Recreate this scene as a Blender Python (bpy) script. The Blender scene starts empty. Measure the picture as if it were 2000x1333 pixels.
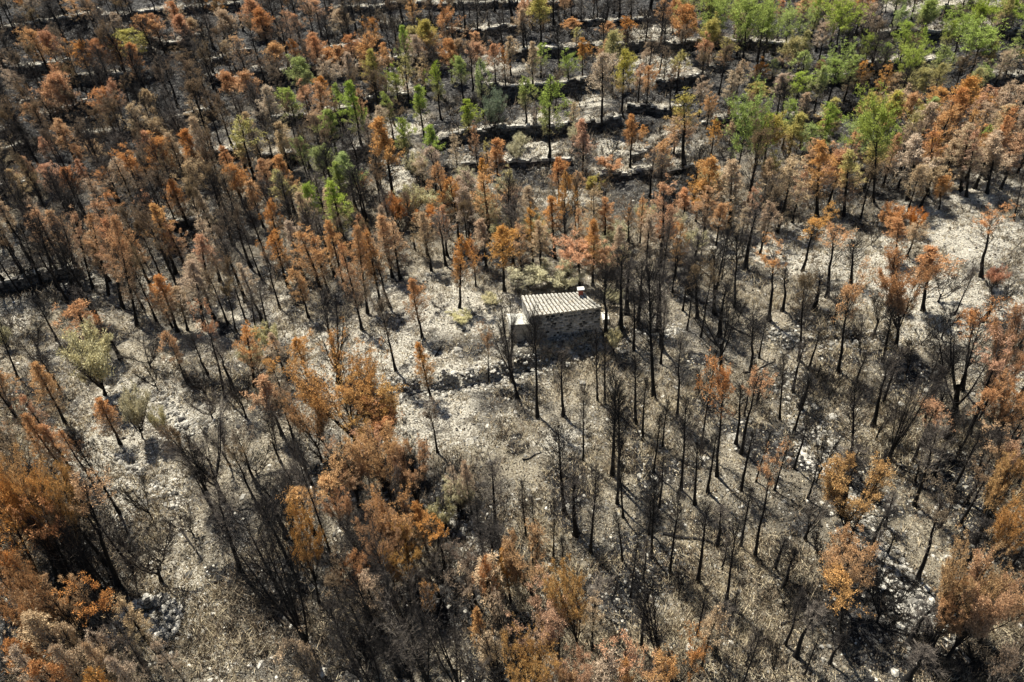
import bpy, math, random
import numpy as np
from math import radians as RAD
random.seed(7); rng = np.random.default_rng(7)
SC = bpy.context.scene; COL = SC.collection
# ------------------------------------------------------------------ camera, sky, sun, exposure
F, CX, CY = 1351., 1000., 666.5            # focal length and centre in pixels of a 2000 px wide frame
NADX, NADY = 1130., 2350.                  # where plumb lines converge
_dx, _dy = NADX-CX, NADY-CY
_n = math.sqrt(_dx*_dx+_dy*_dy+F*F)
UPC = -np.array([_dx, -_dy, -F])/_n
FYC = np.array([0, 0, -1.])-UPC*np.dot([0, 0, -1.], UPC); FYC /= np.linalg.norm(FYC)
RXC = np.cross(FYC, UPC)
RM = np.array([RXC, FYC, UPC])             # world = RM @ cam
CAM = np.array([0., 0., 31.])
cam_d = bpy.data.cameras.new('camera'); cam_d.sensor_width = 36; cam_d.lens = 36*F/2000
cam_d.clip_end = 6000; cam_d.clip_start = 0.5
cam = bpy.data.objects.new('camera', cam_d); COL.objects.link(cam)
from mathutils import Matrix, Vector, Euler
cam.matrix_world = Matrix.Translation(Vector(CAM)) @ Matrix([list(RM[0]), list(RM[1]), list(RM[2])]).to_4x4()
SC.camera = cam

SUN_EL, SUN_AZ = 63., 123.                 # azimuth counted from +x towards +y
w = bpy.data.worlds.new('World'); SC.world = w; w.use_nodes = True
nt = w.node_tree; nt.nodes.clear()
sky = nt.nodes.new('ShaderNodeTexSky'); sky.sky_type = 'NISHITA'; sky.sun_disc = False
sky.sun_elevation = RAD(SUN_EL); sky.sun_rotation = RAD(90-SUN_AZ)
bg = nt.nodes.new('ShaderNodeBackground'); bg.inputs[1].default_value = 0.052
wo = nt.nodes.new('ShaderNodeOutputWorld')
nt.links.new(sky.outputs[0], bg.inputs[0]); nt.links.new(bg.outputs[0], wo.inputs[0])
sl = bpy.data.lights.new('sun', 'SUN'); sl.energy = 5.0; sl.angle = RAD(0.5); sl.color = (1, .95, .86)
sun = bpy.data.objects.new('sun', sl); COL.objects.link(sun)
sd = Vector((math.cos(RAD(SUN_AZ))*math.cos(RAD(SUN_EL)), math.sin(RAD(SUN_AZ))*math.cos(RAD(SUN_EL)), math.sin(RAD(SUN_EL))))
sun.rotation_euler = sd.to_track_quat('Z', 'Y').to_euler(); sun.location = sd*60
SC.view_settings.view_transform = 'Standard'; SC.view_settings.look = 'None'
SC.view_settings.exposure = 1.32; SC.view_settings.gamma = 1

# ------------------------------------------------------------------ helpers
def _h(ix, iy, s):
    n = (ix.astype(np.int64)*374761393+iy.astype(np.int64)*668265263+s*1442695041) & 0xffffffff
    n = ((n ^ (n >> 13))*1274126177) & 0xffffffff
    return ((n ^ (n >> 16)) & 0xffff)/65535.
def vnoise(x, y, s=0):
    ix, iy = np.floor(x), np.floor(y); fx, fy = x-ix, y-iy
    fx = fx*fx*(3-2*fx); fy = fy*fy*(3-2*fy)
    a, b, c, d = _h(ix, iy, s), _h(ix+1, iy, s), _h(ix, iy+1, s), _h(ix+1, iy+1, s)
    return (a*(1-fx)+b*fx)*(1-fy)+(c*(1-fx)+d*fx)*fy
def fbm(x, y, s=0, o=4):
    r = 0; a = .5; t = 0
    for i in range(o):
        r = r+a*vnoise(x, y, s+i*17); t += a; a *= .5; x = x*2.03+11.3; y = y*2.03-7.1
    return r/t
def make_mesh(name, V, Fs, mats, smooth=False, midx=None, attrs=None):
    """V (n,3); Fs list of arrays (m,k)"""
    me = bpy.data.meshes.new(name); V = np.asarray(V, np.float32)
    me.vertices.add(len(V)); me.vertices.foreach_set('co', V.ravel())
    Fs = [np.asarray(f, np.int32) for f in Fs if len(f)]
    loops = np.concatenate([f.ravel() for f in Fs]); tot = np.concatenate([np.full(len(f), f.shape[1], np.int32) for f in Fs])
    me.loops.add(len(loops)); me.loops.foreach_set('vertex_index', loops)
    st = np.concatenate([[0], np.cumsum(tot)[:-1]]).astype(np.int32)
    me.polygons.add(len(tot)); me.polygons.foreach_set('loop_start', st); me.polygons.foreach_set('loop_total', tot)
    if midx is not None: me.polygons.foreach_set('material_index', np.asarray(midx, np.int32))
    me.polygons.foreach_set('use_smooth', np.full(len(tot), smooth))
    if attrs:
        for k, (dom, arr) in attrs.items():
            at = me.attributes.new(k, 'FLOAT', dom); at.data.foreach_set('value', np.asarray(arr, np.float32))
    for m in (mats if isinstance(mats, (list, tuple)) else [mats]): me.materials.append(m)
    me.update(calc_edges=True); me.validate(); return me
def tag(o, label=None, cat=None, group=None, kind=None):
    if label: o['label'] = label
    if cat: o['category'] = cat
    if group: o['group'] = group
    if kind: o['kind'] = kind
def link(name, me, parent=None, loc=None):
    o = bpy.data.objects.new(name, me); COL.objects.link(o)
    if parent: o.parent = parent
    if loc is not None: o.location = loc
    return o
class MB:
    def __init__(s): s.v = []; s.f3 = []; s.f4 = []; s.n = 0
    def add(s, V, f3=(), f4=()):
        s.v.append(np.asarray(V, float))
        if len(f3): s.f3.append(np.asarray(f3)+s.n)
        if len(f4): s.f4.append(np.asarray(f4)+s.n)
        s.n += len(V)
    def tube(s, P, R, k=6):
        P = np.asarray(P, float); n = len(P); a = np.arange(k)*2*math.pi/k; V = []
        for i in range(n):
            d = P[min(i+1, n-1)]-P[max(i-1, 0)]; d = d/(np.linalg.norm(d)+1e-9)
            u = np.cross(d, [0, 0, 1] if abs(d[2]) < .9 else [1, 0, 0]); u /= np.linalg.norm(u); v = np.cross(d, u)
            V.append(P[i]+R[i]*(np.outer(np.cos(a), u)+np.outer(np.sin(a), v)))
        V = np.concatenate(V); f = []
        for i in range(n-1):
            for j in range(k): f.append([i*k+j, i*k+(j+1) % k, (i+1)*k+(j+1) % k, (i+1)*k+j])
        s.add(V, f4=f)
    def box(s, lo, hi, jit=0):
        V = np.array([[x, y, z] for x in (lo[0], hi[0]) for y in (lo[1], hi[1]) for z in (lo[2], hi[2])], float)
        if jit: V += rng.uniform(-jit, jit, V.shape)
        s.add(V, f4=[[0, 1, 3, 2], [4, 6, 7, 5], [0, 4, 5, 1], [2, 3, 7, 6], [0, 2, 6, 4], [1, 5, 7, 3]])
    def mesh(s, name, mat, smooth=False):
        Fs = []
        if s.f3: Fs.append(np.concatenate(s.f3))
        if s.f4: Fs.append(np.concatenate(s.f4))
        return make_mesh(name, np.concatenate(s.v), Fs, mat, smooth)
def cones(P, D, L, r, k=3):
    """many thin k-sided cones in one go: P base, D unit direction, L length, r base radius"""
    P, D = np.asarray(P), np.asarray(D); n = len(P); L = np.broadcast_to(L, n); r = np.broadcast_to(r, n)
    ref = np.tile([0.31, 0.77, .12], (n, 1)); u = np.cross(D, ref); u /= np.linalg.norm(u, axis=1)[:, None]+1e-9; v = np.cross(D, u)
    V = np.zeros((n, k+1, 3))
    for j in range(k):
        a = j*2*math.pi/k; V[:, j] = P+(u*math.cos(a)+v*math.sin(a))*r[:, None]
    V[:, k] = P+D*L[:, None]
    b = np.arange(n)[:, None, None]*(k+1)
    f = np.array([[j, (j+1) % k, k] for j in range(k)])[None]+b
    return V.reshape(-1, 3), f.reshape(-1, 3)
def blades(P, D, L, wd):
    """leaf-sized triangles"""
    n = len(P); side = rng.normal(size=(n, 3)); side = np.cross(D, side); side /= np.linalg.norm(side, axis=1)[:, None]+1e-9
    V = np.zeros((n, 3, 3)); V[:, 0] = P-side*wd[:, None]; V[:, 1] = P+side*wd[:, None]; V[:, 2] = P+D*L[:, None]
    return V.reshape(-1, 3), np.arange(n*3).reshape(-1, 3)

# ------------------------------------------------------------------ pixel <-> ground
def rays(px, py):
    px, py = np.atleast_1d(np.asarray(px, float)), np.atleast_1d(np.asarray(py, float))
    c = np.stack([px-CX, -(py-CY), np.full_like(px, -F)], 1); c /= np.linalg.norm(c, axis=1)[:, None]
    return c @ RM.T
def proj(P):
    c = (np.atleast_2d(P)-CAM) @ RM
    return CX+F*c[:, 0]/-c[:, 2], CY-F*c[:, 1]/-c[:, 2], -c[:, 2]
def base_h(x, y):
    r = np.clip(y-47-.05*x, 0, None)
    z = .085*r**2/(r+12)+.0*x
    far = np.clip(np.hypot(x, y)-170, 0, None); z = z+far*.06
    z = z+np.clip(-x-18, 0, 60)*.03*np.exp(-((y-40)/26)**2)          # the left side rises gently
    z = z-1.4*np.exp(-((x-(17+.30*(34-y)))/3.2)**2)*(y < 42)*np.clip((42-y)/6, 0, 1)  # shallow gully of rubble
    return z
def hit_fn(px, py, fn, tmax=600):
    t = np.concatenate([np.arange(20, 150, .12), np.arange(150, tmax, .6)])
    out = []
    for r in rays(px, py):
        P = CAM+r*t[:, None]; d = P[:, 2]-fn(P[:, 0], P[:, 1]); i = np.argmax(d < 0)
        if d[i] >= 0: i = len(t)-1
        q = P[i-1]+(P[i]-P[i-1])*(d[i-1]/(d[i-1]-d[i]+1e-9)) if i > 0 else P[i]
        out.append(q)
    return np.array(out)
# terrace walls: pixel polyline of the wall foot (left to right), height in pixels, label
WALLS = [
 ([(0,575),(60,565),(155,545)],15,'dark terrace wall at the left edge, below the densest orange pines'),
 ([(0,322),(65,302)],14,'short dark wall at the left edge, middle one of three stacked there'),
 ([(85,249),(135,240),(180,229)],14,'dark terrace wall behind brown pines on the upper left slope'),
 ([(270,272),(340,262),(412,240)],14,'dark terrace wall above a white rocky patch on the upper left slope'),
 ([(0,384),(70,378)],14,'short dark wall at the left edge, lowest of three stacked there'),
 ([(145,284),(190,279),(235,270)],10,'low dark wall behind a pinkish pine on the left slope'),
 ([(0,293),(45,268)],9,'short dark wall at the left edge, topmost of three stacked there'),
 ([(0,72),(100,56),(200,40)],8,'long low wall across the blackened top left corner'),
 ([(280,105),(340,96),(395,80)],8,'pale topped wall above trees near the top left'),
 ([(225,120),(300,112)],9,'short dark wall under the olive tinted pine near the top left'),
 ([(395,131),(450,125),(492,117)],7,'low wall between brown pines near the top, left of centre'),
 ([(500,170),(560,160),(615,146)],12,'dark terrace wall behind slim brown pines left of the top centre'),
 ([(700,138),(780,128),(885,119)],9,'long low terrace wall behind the olive green pine near top centre'),
 ([(745,56),(830,54)],6,'short thin wall among bare trunks at the top centre'),
 ([(875,72),(940,72),(1010,66)],8,'thin dark terrace wall near the top edge, right of centre'),
 ([(700,222),(750,216),(797,207)],16,'tall dark wall left of a pale open patch in the upper middle'),
 ([(940,196),(1000,196),(1080,192),(1158,184)],17,'tall terrace wall behind the tallest green topped pine'),
 ([(515,328),(575,322)],15,'short dark wall above the green pines left of the upper middle'),
 ([(690,318),(740,308),(790,294)],16,'dark terrace wall ending at the pale open patch in upper middle'),
 ([(860,294),(930,286),(1000,278),(1070,274),(1137,266),(1210,258)],15,'long terrace wall crossing behind the trunk of the tallest green topped pine'),
 ([(885,336),(940,330),(1010,326),(1113,322)],9,'low terrace wall just below the tallest green topped pine'),
 ([(995,120),(1060,115),(1110,110),(1200,106),(1290,103),(1390,99)],11,'long dark terrace wall crossing below bare trees at upper right of centre'),
 ([(1125,60),(1200,53),(1315,42)],7,'thin dark wall near the top edge, above the long one'),
 ([(1280,180),(1330,176),(1375,163)],13,'dark terrace wall ending in a bend right of the upper middle'),
 ([(1165,352),(1240,347),(1290,346),(1350,338)],9,'low dark wall above the rust pines in the middle of the slope'),
 ([(1237,325),(1258,317),(1270,304)],7,'short curved wall above the rust pines in the middle of the slope'),
 ([(1308,290),(1318,276),(1334,264)],8,'curved wall round the foot of an olive topped pine'),
 ([(1690,147),(1760,138),(1830,134)],11,'dark terrace wall between green pines at the upper right'),
 ([(1712,80),(1780,76),(1850,73)],8,'low wall between green pines near the top right'),
 ([(1840,28),(1900,32),(1955,38)],8,'wall below the pale bare ground in the top right corner'),
 ([(1908,68),(2010,74)],7,'short wall at the right edge under the corner green pine'),
 ([(1920,165),(2010,168)],10,'dark wall at the right edge above the brown grove'),
 ([(205,46),(330,31),(470,23)],8,'long low wall under the top edge, left of centre'),
 ([(640,30),(800,24),(960,20),(1120,17)],8,'longest thin wall, just under the top edge at centre'),
 ([(1395,98),(1480,96),(1570,102)],9,'dark wall continuing right into the green pines'),
 ([(598,114),(700,101),(742,96)],9,'low wall behind the rust pines left of the top centre'),
 ([(20,150),(80,146),(140,138)],10,'dark wall among grey trunks near the left edge, high up'),
 ([(135,174),(200,165),(262,158)],11,'dark wall between two dense rust clumps on the upper left'),
 ([(50,216),(78,212),(84,210)],9,'short dark wall near the left edge on the blackened slope'),
 ([(405,163),(500,172)],9,'low wall joining two terraces left of the upper middle'),
 ([(540,254),(620,246),(694,232)],13,'dark terrace wall between green topped pines, left of upper middle'),
 ([(225,338),(330,326),(475,310)],13,'long dark wall among dense pines on the middle left slope'),
 ([(1395,250),(1500,254),(1620,247)],12,'dark wall in shade behind the tall bright green pines'),
 ([(1470,176),(1560,172),(1680,160)],11,'dark wall crossing the green pine stand at upper right'),
 ([(1225,228),(1300,232),(1325,226)],11,'short dark wall right of the upper middle, by a slim red pine'),
 ([(240,466),(330,452),(420,440)],12,'dark wall behind the dense orange pines at the left'),
]
WP = []
for pl, hp, lab in WALLS:
    a = np.array(pl, float); P = hit_fn(a[:, 0], a[:, 1], base_h)
    D = np.linalg.norm(P-CAM, axis=1).mean(); WP.append((P[:, :2], hp*D/F*1.6, lab))
# low rubble bank below the hut
BANK = [(742,778),(800,768),(870,758),(940,748),(1010,728),(1080,706),(1150,684),(1195,666)]
BANKP = hit_fn(*np.array(BANK, float).T, base_h)[:, :2]
BANKR = hit_fn(*np.array([(1560,676),(1640,668),(1740,658)], float).T, base_h)[:, :2]
def terrace(x, y, P, h, L, endf=1.6):
    best = np.full(x.shape, 1e9); sgn = np.zeros(x.shape); u0 = np.zeros(x.shape)
    for i in range(len(P)-1):
        a, b = P[i], P[i+1]; e = b-a; l2 = e@e
        t = ((x-a[0])*e[0]+(y-a[1])*e[1])/l2; tc = np.clip(t, 0, 1)
        qx, qy = a[0]+e[0]*tc, a[1]+e[1]*tc; d = np.hypot(x-qx, y-qy)
        cr = (e[0]*(y-a[1])-e[1]*(x-a[0]))/math.sqrt(l2)
        over = np.clip(np.maximum(-t, t-1), 0, None)*math.sqrt(l2)
        m = d < best; best = np.where(m, d, best); sgn = np.where(m, cr, sgn); u0 = np.where(m, over, u0)
    s = np.clip((sgn)/.25, 0, 1)                                        # the step itself
    return h*s*np.clip(1-best/L, 0, 1)*np.clip(1-u0/endf, 0, 1)
def land(x, y):
    z = base_h(x, y)
    for P, h, _ in WP: 
        m = (x > P[:, 0].min()-14) & (x < P[:, 0].max()+14) & (y > P[:, 1].min()-14) & (y < P[:, 1].max()+14)
        if m.any():
            zz = np.zeros(x.shape); zz[m] = terrace(x[m], y[m], P, h, 11); z = z+zz
    z = z+terrace(x, y, BANKP, .9, 30, 4)*np.exp(-np.clip(y-47, 0, None)/5)+terrace(x, y, BANKR, .4, 10, 4)
    rough = .55*(fbm(x*.16, y*.16, 3, 3)-.5)+(.30+.35*np.clip((y-50)/60, 0, 1))*(fbm(x*.7, y*.7, 5, 3)-.5)+.34*(fbm(x*1.9, y*1.9, 9, 2)-.5)
    ln = 38.24-.95+.082*(x-1.44); z = z+(.10+.05*np.clip(x-1.4, 0, 6))*np.exp(-((y-ln)/np.where(y > ln, .5, 1.7))**2)*np.clip((x-.6)/.8, 0, 1)*np.clip((7.3-x)/.8, 0, 1)
    flat = 1-np.exp(-(((x-3.6)/4.2)**2+((y-39.6)/2.8)**2)**2)
    return z+rough*flat
# non-uniform grid: fine where the photo looks, coarse to the horizon
def axis(c0, c1, st, lim0, lim1):
    a = list(np.arange(c0, c1, st)); s = st
    lo = []; v = c0
    while v > lim0: s *= 1.22; v -= s; lo.append(v)
    s = st; v = a[-1]; hi = []
    while v < lim1: s *= 1.22; v += s; hi.append(v)
    return np.array(lo[::-1]+a+hi)
GX, GY = axis(-80, 74, .22, -2500, 2500), axis(8, 120, .22, -1500, 3500)
XX, YY = np.meshgrid(GX, GY); ZZ = land(XX, YY)
def hgt(x, y):
    x, y = np.asarray(x, float), np.asarray(y, float)
    i = np.clip(np.searchsorted(GX, x)-1, 0, len(GX)-2); j = np.clip(np.searchsorted(GY, y)-1, 0, len(GY)-2)
    fx = np.clip((x-GX[i])/(GX[i+1]-GX[i]), 0, 1); fy = np.clip((y-GY[j])/(GY[j+1]-GY[j]), 0, 1)
    return (ZZ[j, i]*(1-fx)+ZZ[j, i+1]*fx)*(1-fy)+(ZZ[j+1, i]*(1-fx)+ZZ[j+1, i+1]*fx)*fy
def at(px, py): return hit_fn(px, py, hgt)

# ------------------------------------------------------------------ materials
def new_mat(name):
    m = bpy.data.materials.new(name); m.use_nodes = True; n = m.node_tree.nodes; n.clear()
    o = n.new('ShaderNodeOutputMaterial'); return m, m.node_tree, o
def nd(t, typ, **kw):
    n = t.nodes.new(typ)
    for k, v in kw.items():
        if k.startswith('i_'): n.inputs[int(k[2:]) if k[2:].isdigit() else k[2:]].default_value = v
        else: setattr(n, k, v)
    return n
def ramp(t, src, stops):
    r = t.nodes.new('ShaderNodeValToRGB'); e = r.color_ramp.elements
    while len(e) < len(stops): e.new(.5)
    for k, (p, c) in zip(e, stops): k.position = p; k.color = (*c, 1)
    t.links.new(src, r.inputs[0]); return r.outputs[0]
def mixc(t, f, a, b, mode='MIX'):
    m = t.nodes.new('ShaderNodeMix'); m.data_type = 'RGBA'; m.blend_type = mode
    for s, v in ((0, f), (6, a), (7, b)):
        if isinstance(v, bpy.types.NodeSocket): t.links.new(v, m.inputs[s])
        else: m.inputs[s].default_value = v if s == 0 else (*v, 1)
    return m.outputs[2]
def math_(t, op, a, b=0, c=None, clamp=False):
    m = t.nodes.new('ShaderNodeMath'); m.operation = op; m.use_clamp = clamp
    for i, v in enumerate((a, b) if c is None else (a, b, c)):
        if isinstance(v, bpy.types.NodeSocket): t.links.new(v, m.inputs[i])
        else: m.inputs[i].default_value = v
    return m.outputs[0]
def noise(t, vec, scale, detail=4, rough=.6):
    n = nd(t, 'ShaderNodeTexNoise'); n.inputs['Scale'].default_value = scale; n.inputs['Detail'].default_value = detail; n.inputs['Roughness'].default_value = rough
    if vec is not None: t.links.new(vec, n.inputs['Vector'])
    return n.outputs['Fac']
def attr(t, name): n = nd(t, 'ShaderNodeAttribute'); n.attribute_name = name; return n.outputs['Fac']
def diffuse_out(t, o, col, rough=1., bump=None, bstr=.5, bdist=.05):
    b = nd(t, 'ShaderNodeBsdfPrincipled'); b.inputs['Roughness'].default_value = rough; b.inputs['Specular IOR Level'].default_value = .15
    if isinstance(col, bpy.types.NodeSocket): t.links.new(col, b.inputs['Base Color'])
    else: b.inputs['Base Color'].default_value = (*col, 1)
    if bump is not None:
        bn = nd(t, 'ShaderNodeBump'); bn.inputs['Strength'].default_value = bstr; bn.inputs['Distance'].default_value = bdist
        t.links.new(bump, bn.inputs['Height']); t.links.new(bn.outputs[0], b.inputs['Normal'])
    t.links.new(b.outputs[0], o.inputs[0])

def ground_mat():
    m, t, o = new_mat('burnt_ground'); g = nd(t, 'ShaderNodeNewGeometry').outputs['Position']
    nA = noise(t, g, 1.3, 6, .7); nB = noise(t, g, 8, 6, .85); nC = noise(t, g, 17, 4, .8); nD = noise(t, g, .35, 3, .5)
    litter = ramp(t, nB, [(.40, (.018, .016, .014)), (.455, (.16, .135, .098)), (.51, (.42, .36, .26)), (.58, (.72, .65, .49))])
    grey = ramp(t, nC, [(.42, (.012, .011, .011)), (.50, (.075, .07, .062)), (.58, (.34, .32, .28))])
    base = mixc(t, ramp(t, math_(t, 'MULTIPLY_ADD', nD, .45, math_(t, 'MULTIPLY', nA, .55)), [(.42, (0, 0, 0)), (.54, (1, 1, 1))]), grey, litter)
    vo = nd(t, 'ShaderNodeTexVoronoi'); vo.inputs['Scale'].default_value = 3.2; vo.feature = 'DISTANCE_TO_EDGE'
    wv = nd(t, 'ShaderNodeVectorMath', operation='ADD'); wn = nd(t, 'ShaderNodeTexNoise'); wn.inputs['Scale'].default_value = 2.5; t.links.new(g, wn.inputs['Vector'])
    t.links.new(g, wv.inputs[0]); t.links.new(wn.outputs['Color'], wv.inputs[1]); t.links.new(wv.outputs[0], vo.inputs['Vector'])
    rock = ramp(t, nB, [(.38, (.05, .046, .04)), (.44, (.48, .44, .35)), (.54, (.86, .80, .65))])
    cr = ramp(t, vo.outputs['Distance'], [(.0, (.10, .09, .08)), (.07, (1, 1, 1))])
    rock = mixc(t, 1., rock, cr, 'MULTIPLY')
    ash = attr(t, 'ash'); char_shade = attr(t, 'char_shade'); tan = attr(t, 'tan')  # rock and soot masks include painted light and shade
    tanc = ramp(t, nC, [(.40, (.03, .024, .018)), (.475, (.36, .305, .20)), (.57, (.70, .63, .47))])
    base = mixc(t, math_(t, 'MULTIPLY', tan, math_(t, 'MULTIPLY_ADD', nB, 2.2, -.35, True), clamp=True), base, tanc)
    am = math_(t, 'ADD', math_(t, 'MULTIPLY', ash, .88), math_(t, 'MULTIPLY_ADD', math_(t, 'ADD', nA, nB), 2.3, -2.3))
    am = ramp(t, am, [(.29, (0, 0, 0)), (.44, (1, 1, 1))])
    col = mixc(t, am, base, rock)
    cm = ramp(t, math_(t, 'ADD', math_(t, 'MULTIPLY', char_shade, .8), math_(t, 'MULTIPLY_ADD', nB, 1.6, -.8)), [(.22, (0, 0, 0)), (.5, (1, 1, 1))])
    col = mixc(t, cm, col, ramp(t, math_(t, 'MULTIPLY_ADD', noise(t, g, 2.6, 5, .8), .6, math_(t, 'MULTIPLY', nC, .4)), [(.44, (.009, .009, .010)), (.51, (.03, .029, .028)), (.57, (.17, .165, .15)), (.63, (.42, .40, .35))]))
    hh = math_(t, 'ADD', math_(t, 'MULTIPLY', nB, .9), math_(t, 'MULTIPLY', nC, .5))
    diffuse_out(t, o, col, .95, hh, 1., .4); return m
def stone_mat(name, lo, hi, scale=5, dark=.35):
    m, t, o = new_mat(name); g = nd(t, 'ShaderNodeNewGeometry')
    n = noise(t, g.outputs['Position'], scale, 6, .7); r = g.outputs['Random Per Island']
    c = ramp(t, n, [(.33, tuple(x*dark for x in lo)), (.5, lo), (.7, hi)])
    c = mixc(t, math_(t, 'MULTIPLY_ADD', r, 1.3, -.25, True), c, (0.02, .019, .018)); diffuse_out(t, o, c, .95, n, .6, .05); return m
def bark_mat():
    m, t, o = new_mat('charred_bark'); tc = nd(t, 'ShaderNodeTexCoord').outputs['Object']
    n = noise(t, tc, 6, 4, .7)
    c = ramp(t, n, [(.4, (.007, .007, .007)), (.6, (.018, .016, .014)), (.8, (.05, .042, .034))]); diffuse_out(t, o, c, .85, n, .5, .03); return m
def twig_mat():
    m, t, o = new_mat('charred_twigs'); tc = nd(t, 'ShaderNodeTexCoord').outputs['Object']
    oi = nd(t, 'ShaderNodeObjectInfo').outputs['Random']
    n = noise(t, tc, 2.5, 3, .6)
    n = math_(t, 'ADD', n, math_(t, 'MULTIPLY_ADD', oi, .4, -.2)); c = ramp(t, n, [(.40, (.014, .013, .012)), (.56, (.035, .030, .026)), (.70, (.11, .092, .075)), (.84, (.26, .225, .18))])
    diffuse_out(t, o, c, .9); return m
def leaf_mat(name, top, mid, low, hsplit=(.45, .75), var=.42, trans=.26, H=7.):
    """scorch gradient of the real needles: crown tips / middle / lowest twigs, plus clump to clump variation"""
    m, t, o = new_mat(name); tc = nd(t, 'ShaderNodeTexCoord').outputs['Object']; sep = nd(t, 'ShaderNodeSeparateXYZ'); t.links.new(tc, sep.inputs[0])
    oi = nd(t, 'ShaderNodeObjectInfo').outputs['Random']
    n1 = noise(t, tc, 1.1, 3, .6); isl = nd(t, 'ShaderNodeNewGeometry').outputs['Random Per Island']
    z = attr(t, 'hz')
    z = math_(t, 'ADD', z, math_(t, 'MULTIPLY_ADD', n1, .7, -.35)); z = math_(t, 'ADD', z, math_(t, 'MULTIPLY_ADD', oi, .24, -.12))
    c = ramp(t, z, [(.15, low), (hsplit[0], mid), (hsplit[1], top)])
    hs = nd(t, 'ShaderNodeHueSaturation'); t.links.new(c, hs.inputs['Color'])
    t.links.new(math_(t, 'MULTIPLY_ADD', isl, var*2, 1-var), hs.inputs['Value'])
    t.links.new(math_(t, 'MULTIPLY_ADD', oi, .018, (.482 if 'green' in name or 'olive' in name else .506)), hs.inputs['Hue'])
    o2 = math_(t, 'FRACT', math_(t, 'MULTIPLY', oi, 7.13)); t.links.new(math_(t, 'MULTIPLY_ADD', o2, .28, .76), hs.inputs['Saturation'])
    d = nd(t, 'ShaderNodeBsdfDiffuse'); tr = nd(t, 'ShaderNodeBsdfTranslucent'); mx = nd(t, 'ShaderNodeMixShader'); mx.inputs[0].default_value = trans
    t.links.new(hs.outputs[0], d.inputs[0]); t.links.new(hs.outputs[0], tr.inputs[0]); t.links.new(d.outputs[0], mx.inputs[1]); t.links.new(tr.outputs[0], mx.inputs[2]); t.links.new(mx.outputs[0], o.inputs[0])
    return m
M_GROUND = ground_mat(); M_BARK = bark_mat(); M_TWIG = twig_mat()
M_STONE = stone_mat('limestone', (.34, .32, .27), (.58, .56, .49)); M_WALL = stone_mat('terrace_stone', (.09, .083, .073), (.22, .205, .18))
LM = {
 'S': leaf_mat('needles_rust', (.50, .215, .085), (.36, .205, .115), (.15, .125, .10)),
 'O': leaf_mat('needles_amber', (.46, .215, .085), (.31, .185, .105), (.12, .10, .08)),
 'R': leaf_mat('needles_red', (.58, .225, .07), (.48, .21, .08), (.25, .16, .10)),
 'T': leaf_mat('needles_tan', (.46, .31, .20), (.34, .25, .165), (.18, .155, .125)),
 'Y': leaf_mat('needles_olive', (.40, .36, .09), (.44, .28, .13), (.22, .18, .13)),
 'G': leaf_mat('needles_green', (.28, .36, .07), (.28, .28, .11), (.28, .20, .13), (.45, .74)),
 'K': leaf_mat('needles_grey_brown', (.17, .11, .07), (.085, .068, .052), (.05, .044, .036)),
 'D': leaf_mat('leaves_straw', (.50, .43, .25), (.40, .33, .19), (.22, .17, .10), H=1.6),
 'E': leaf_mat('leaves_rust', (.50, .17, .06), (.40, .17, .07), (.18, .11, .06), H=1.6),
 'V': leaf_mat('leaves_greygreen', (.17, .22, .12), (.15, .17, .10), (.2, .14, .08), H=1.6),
}

# ------------------------------------------------------------------ ground sheet with patches of rock, soot and litter, plus painted light and shade
ASH_LIT = [(1110,668,80,14,.55),(1060,552,110,20,.8),(900,612,110,60,1.),(760,690,95,55,1.1),(930,735,100,28,1.2),(850,810,120,65,.9),(980,800,60,40,.5),(1480,480,100,30,1.3),(1330,470,60,20,.8),(1640,515,120,28,1.4),(1700,560,70,40,1.3),(1560,450,90,20,.8),  # first patch is pale paint lifting the shaded ground before the hut
 (1890,585,150,44,1.5),(1860,640,130,38,1.3),(1990,720,30,60,.9),(1900,470,100,60,1.),(1930,370,100,34,.9),(1800,415,100,18,.8),(1730,475,80,30,.8),(300,800,110,60,1.1),(200,880,75,65,1.2),(370,1180,45,110,.55),(430,1290,60,40,.5),
 (240,965,55,60,.9),(335,950,28,50,1),(600,660,110,40,.6),(500,590,70,35,.6),(640,740,70,50,.6),(1100,862,48,24,1.3),(1430,858,30,14,.8),(350,275,60,28,.9),(290,235,30,18,.7),(140,225,60,18,.5),
 (430,175,50,20,.6),(790,158,38,28,1),(780,240,50,32,1),(772,315,40,55,.9),(1290,130,60,40,.9),(1100,385,70,20,.7),(1260,60,70,18,.7),(1150,195,40,30,.8),(1050,230,50,18,.7),(1060,290,60,18,.9),
 (1215,290,60,30,.9),(1340,285,40,22,.7),(1860,12,130,16,1.2),(1900,48,90,12,.8),(1970,172,45,20,1),(980,125,70,20,.8),(960,50,70,12,.5),(30,610,50,40,.7),(25,490,40,30,.7),(180,525,30,45,.8),
 (10,260,30,30,.7),(45,345,60,12,.6),(70,210,40,15,.6),(380,60,40,20,.6),(300,130,40,20,.5),(1400,120,40,20,.4),(1200,110,50,16,.8),(560,40,90,16,.4),(300,1230,45,50,.9),(150,1225,30,50,.8),
 (640,1090,30,40,.5),(930,1060,55,55,.8),(1290,560,50,30,.4),(1000,680,60,20,.6),(1900,690,60,40,.6),(110,960,60,80,.3),(240,560,80,60,.4),(120,700,80,30,.5),(1620,850,40,30,.5),(1690,1040,40,50,.5),
 (640,350,60,40,.4),(450,250,70,50,.45),(1370,340,60,20,.4),(930,350,60,30,.5),(600,200,60,30,.3),(740,560,60,30,.5),(420,700,60,50,.4)]
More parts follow.
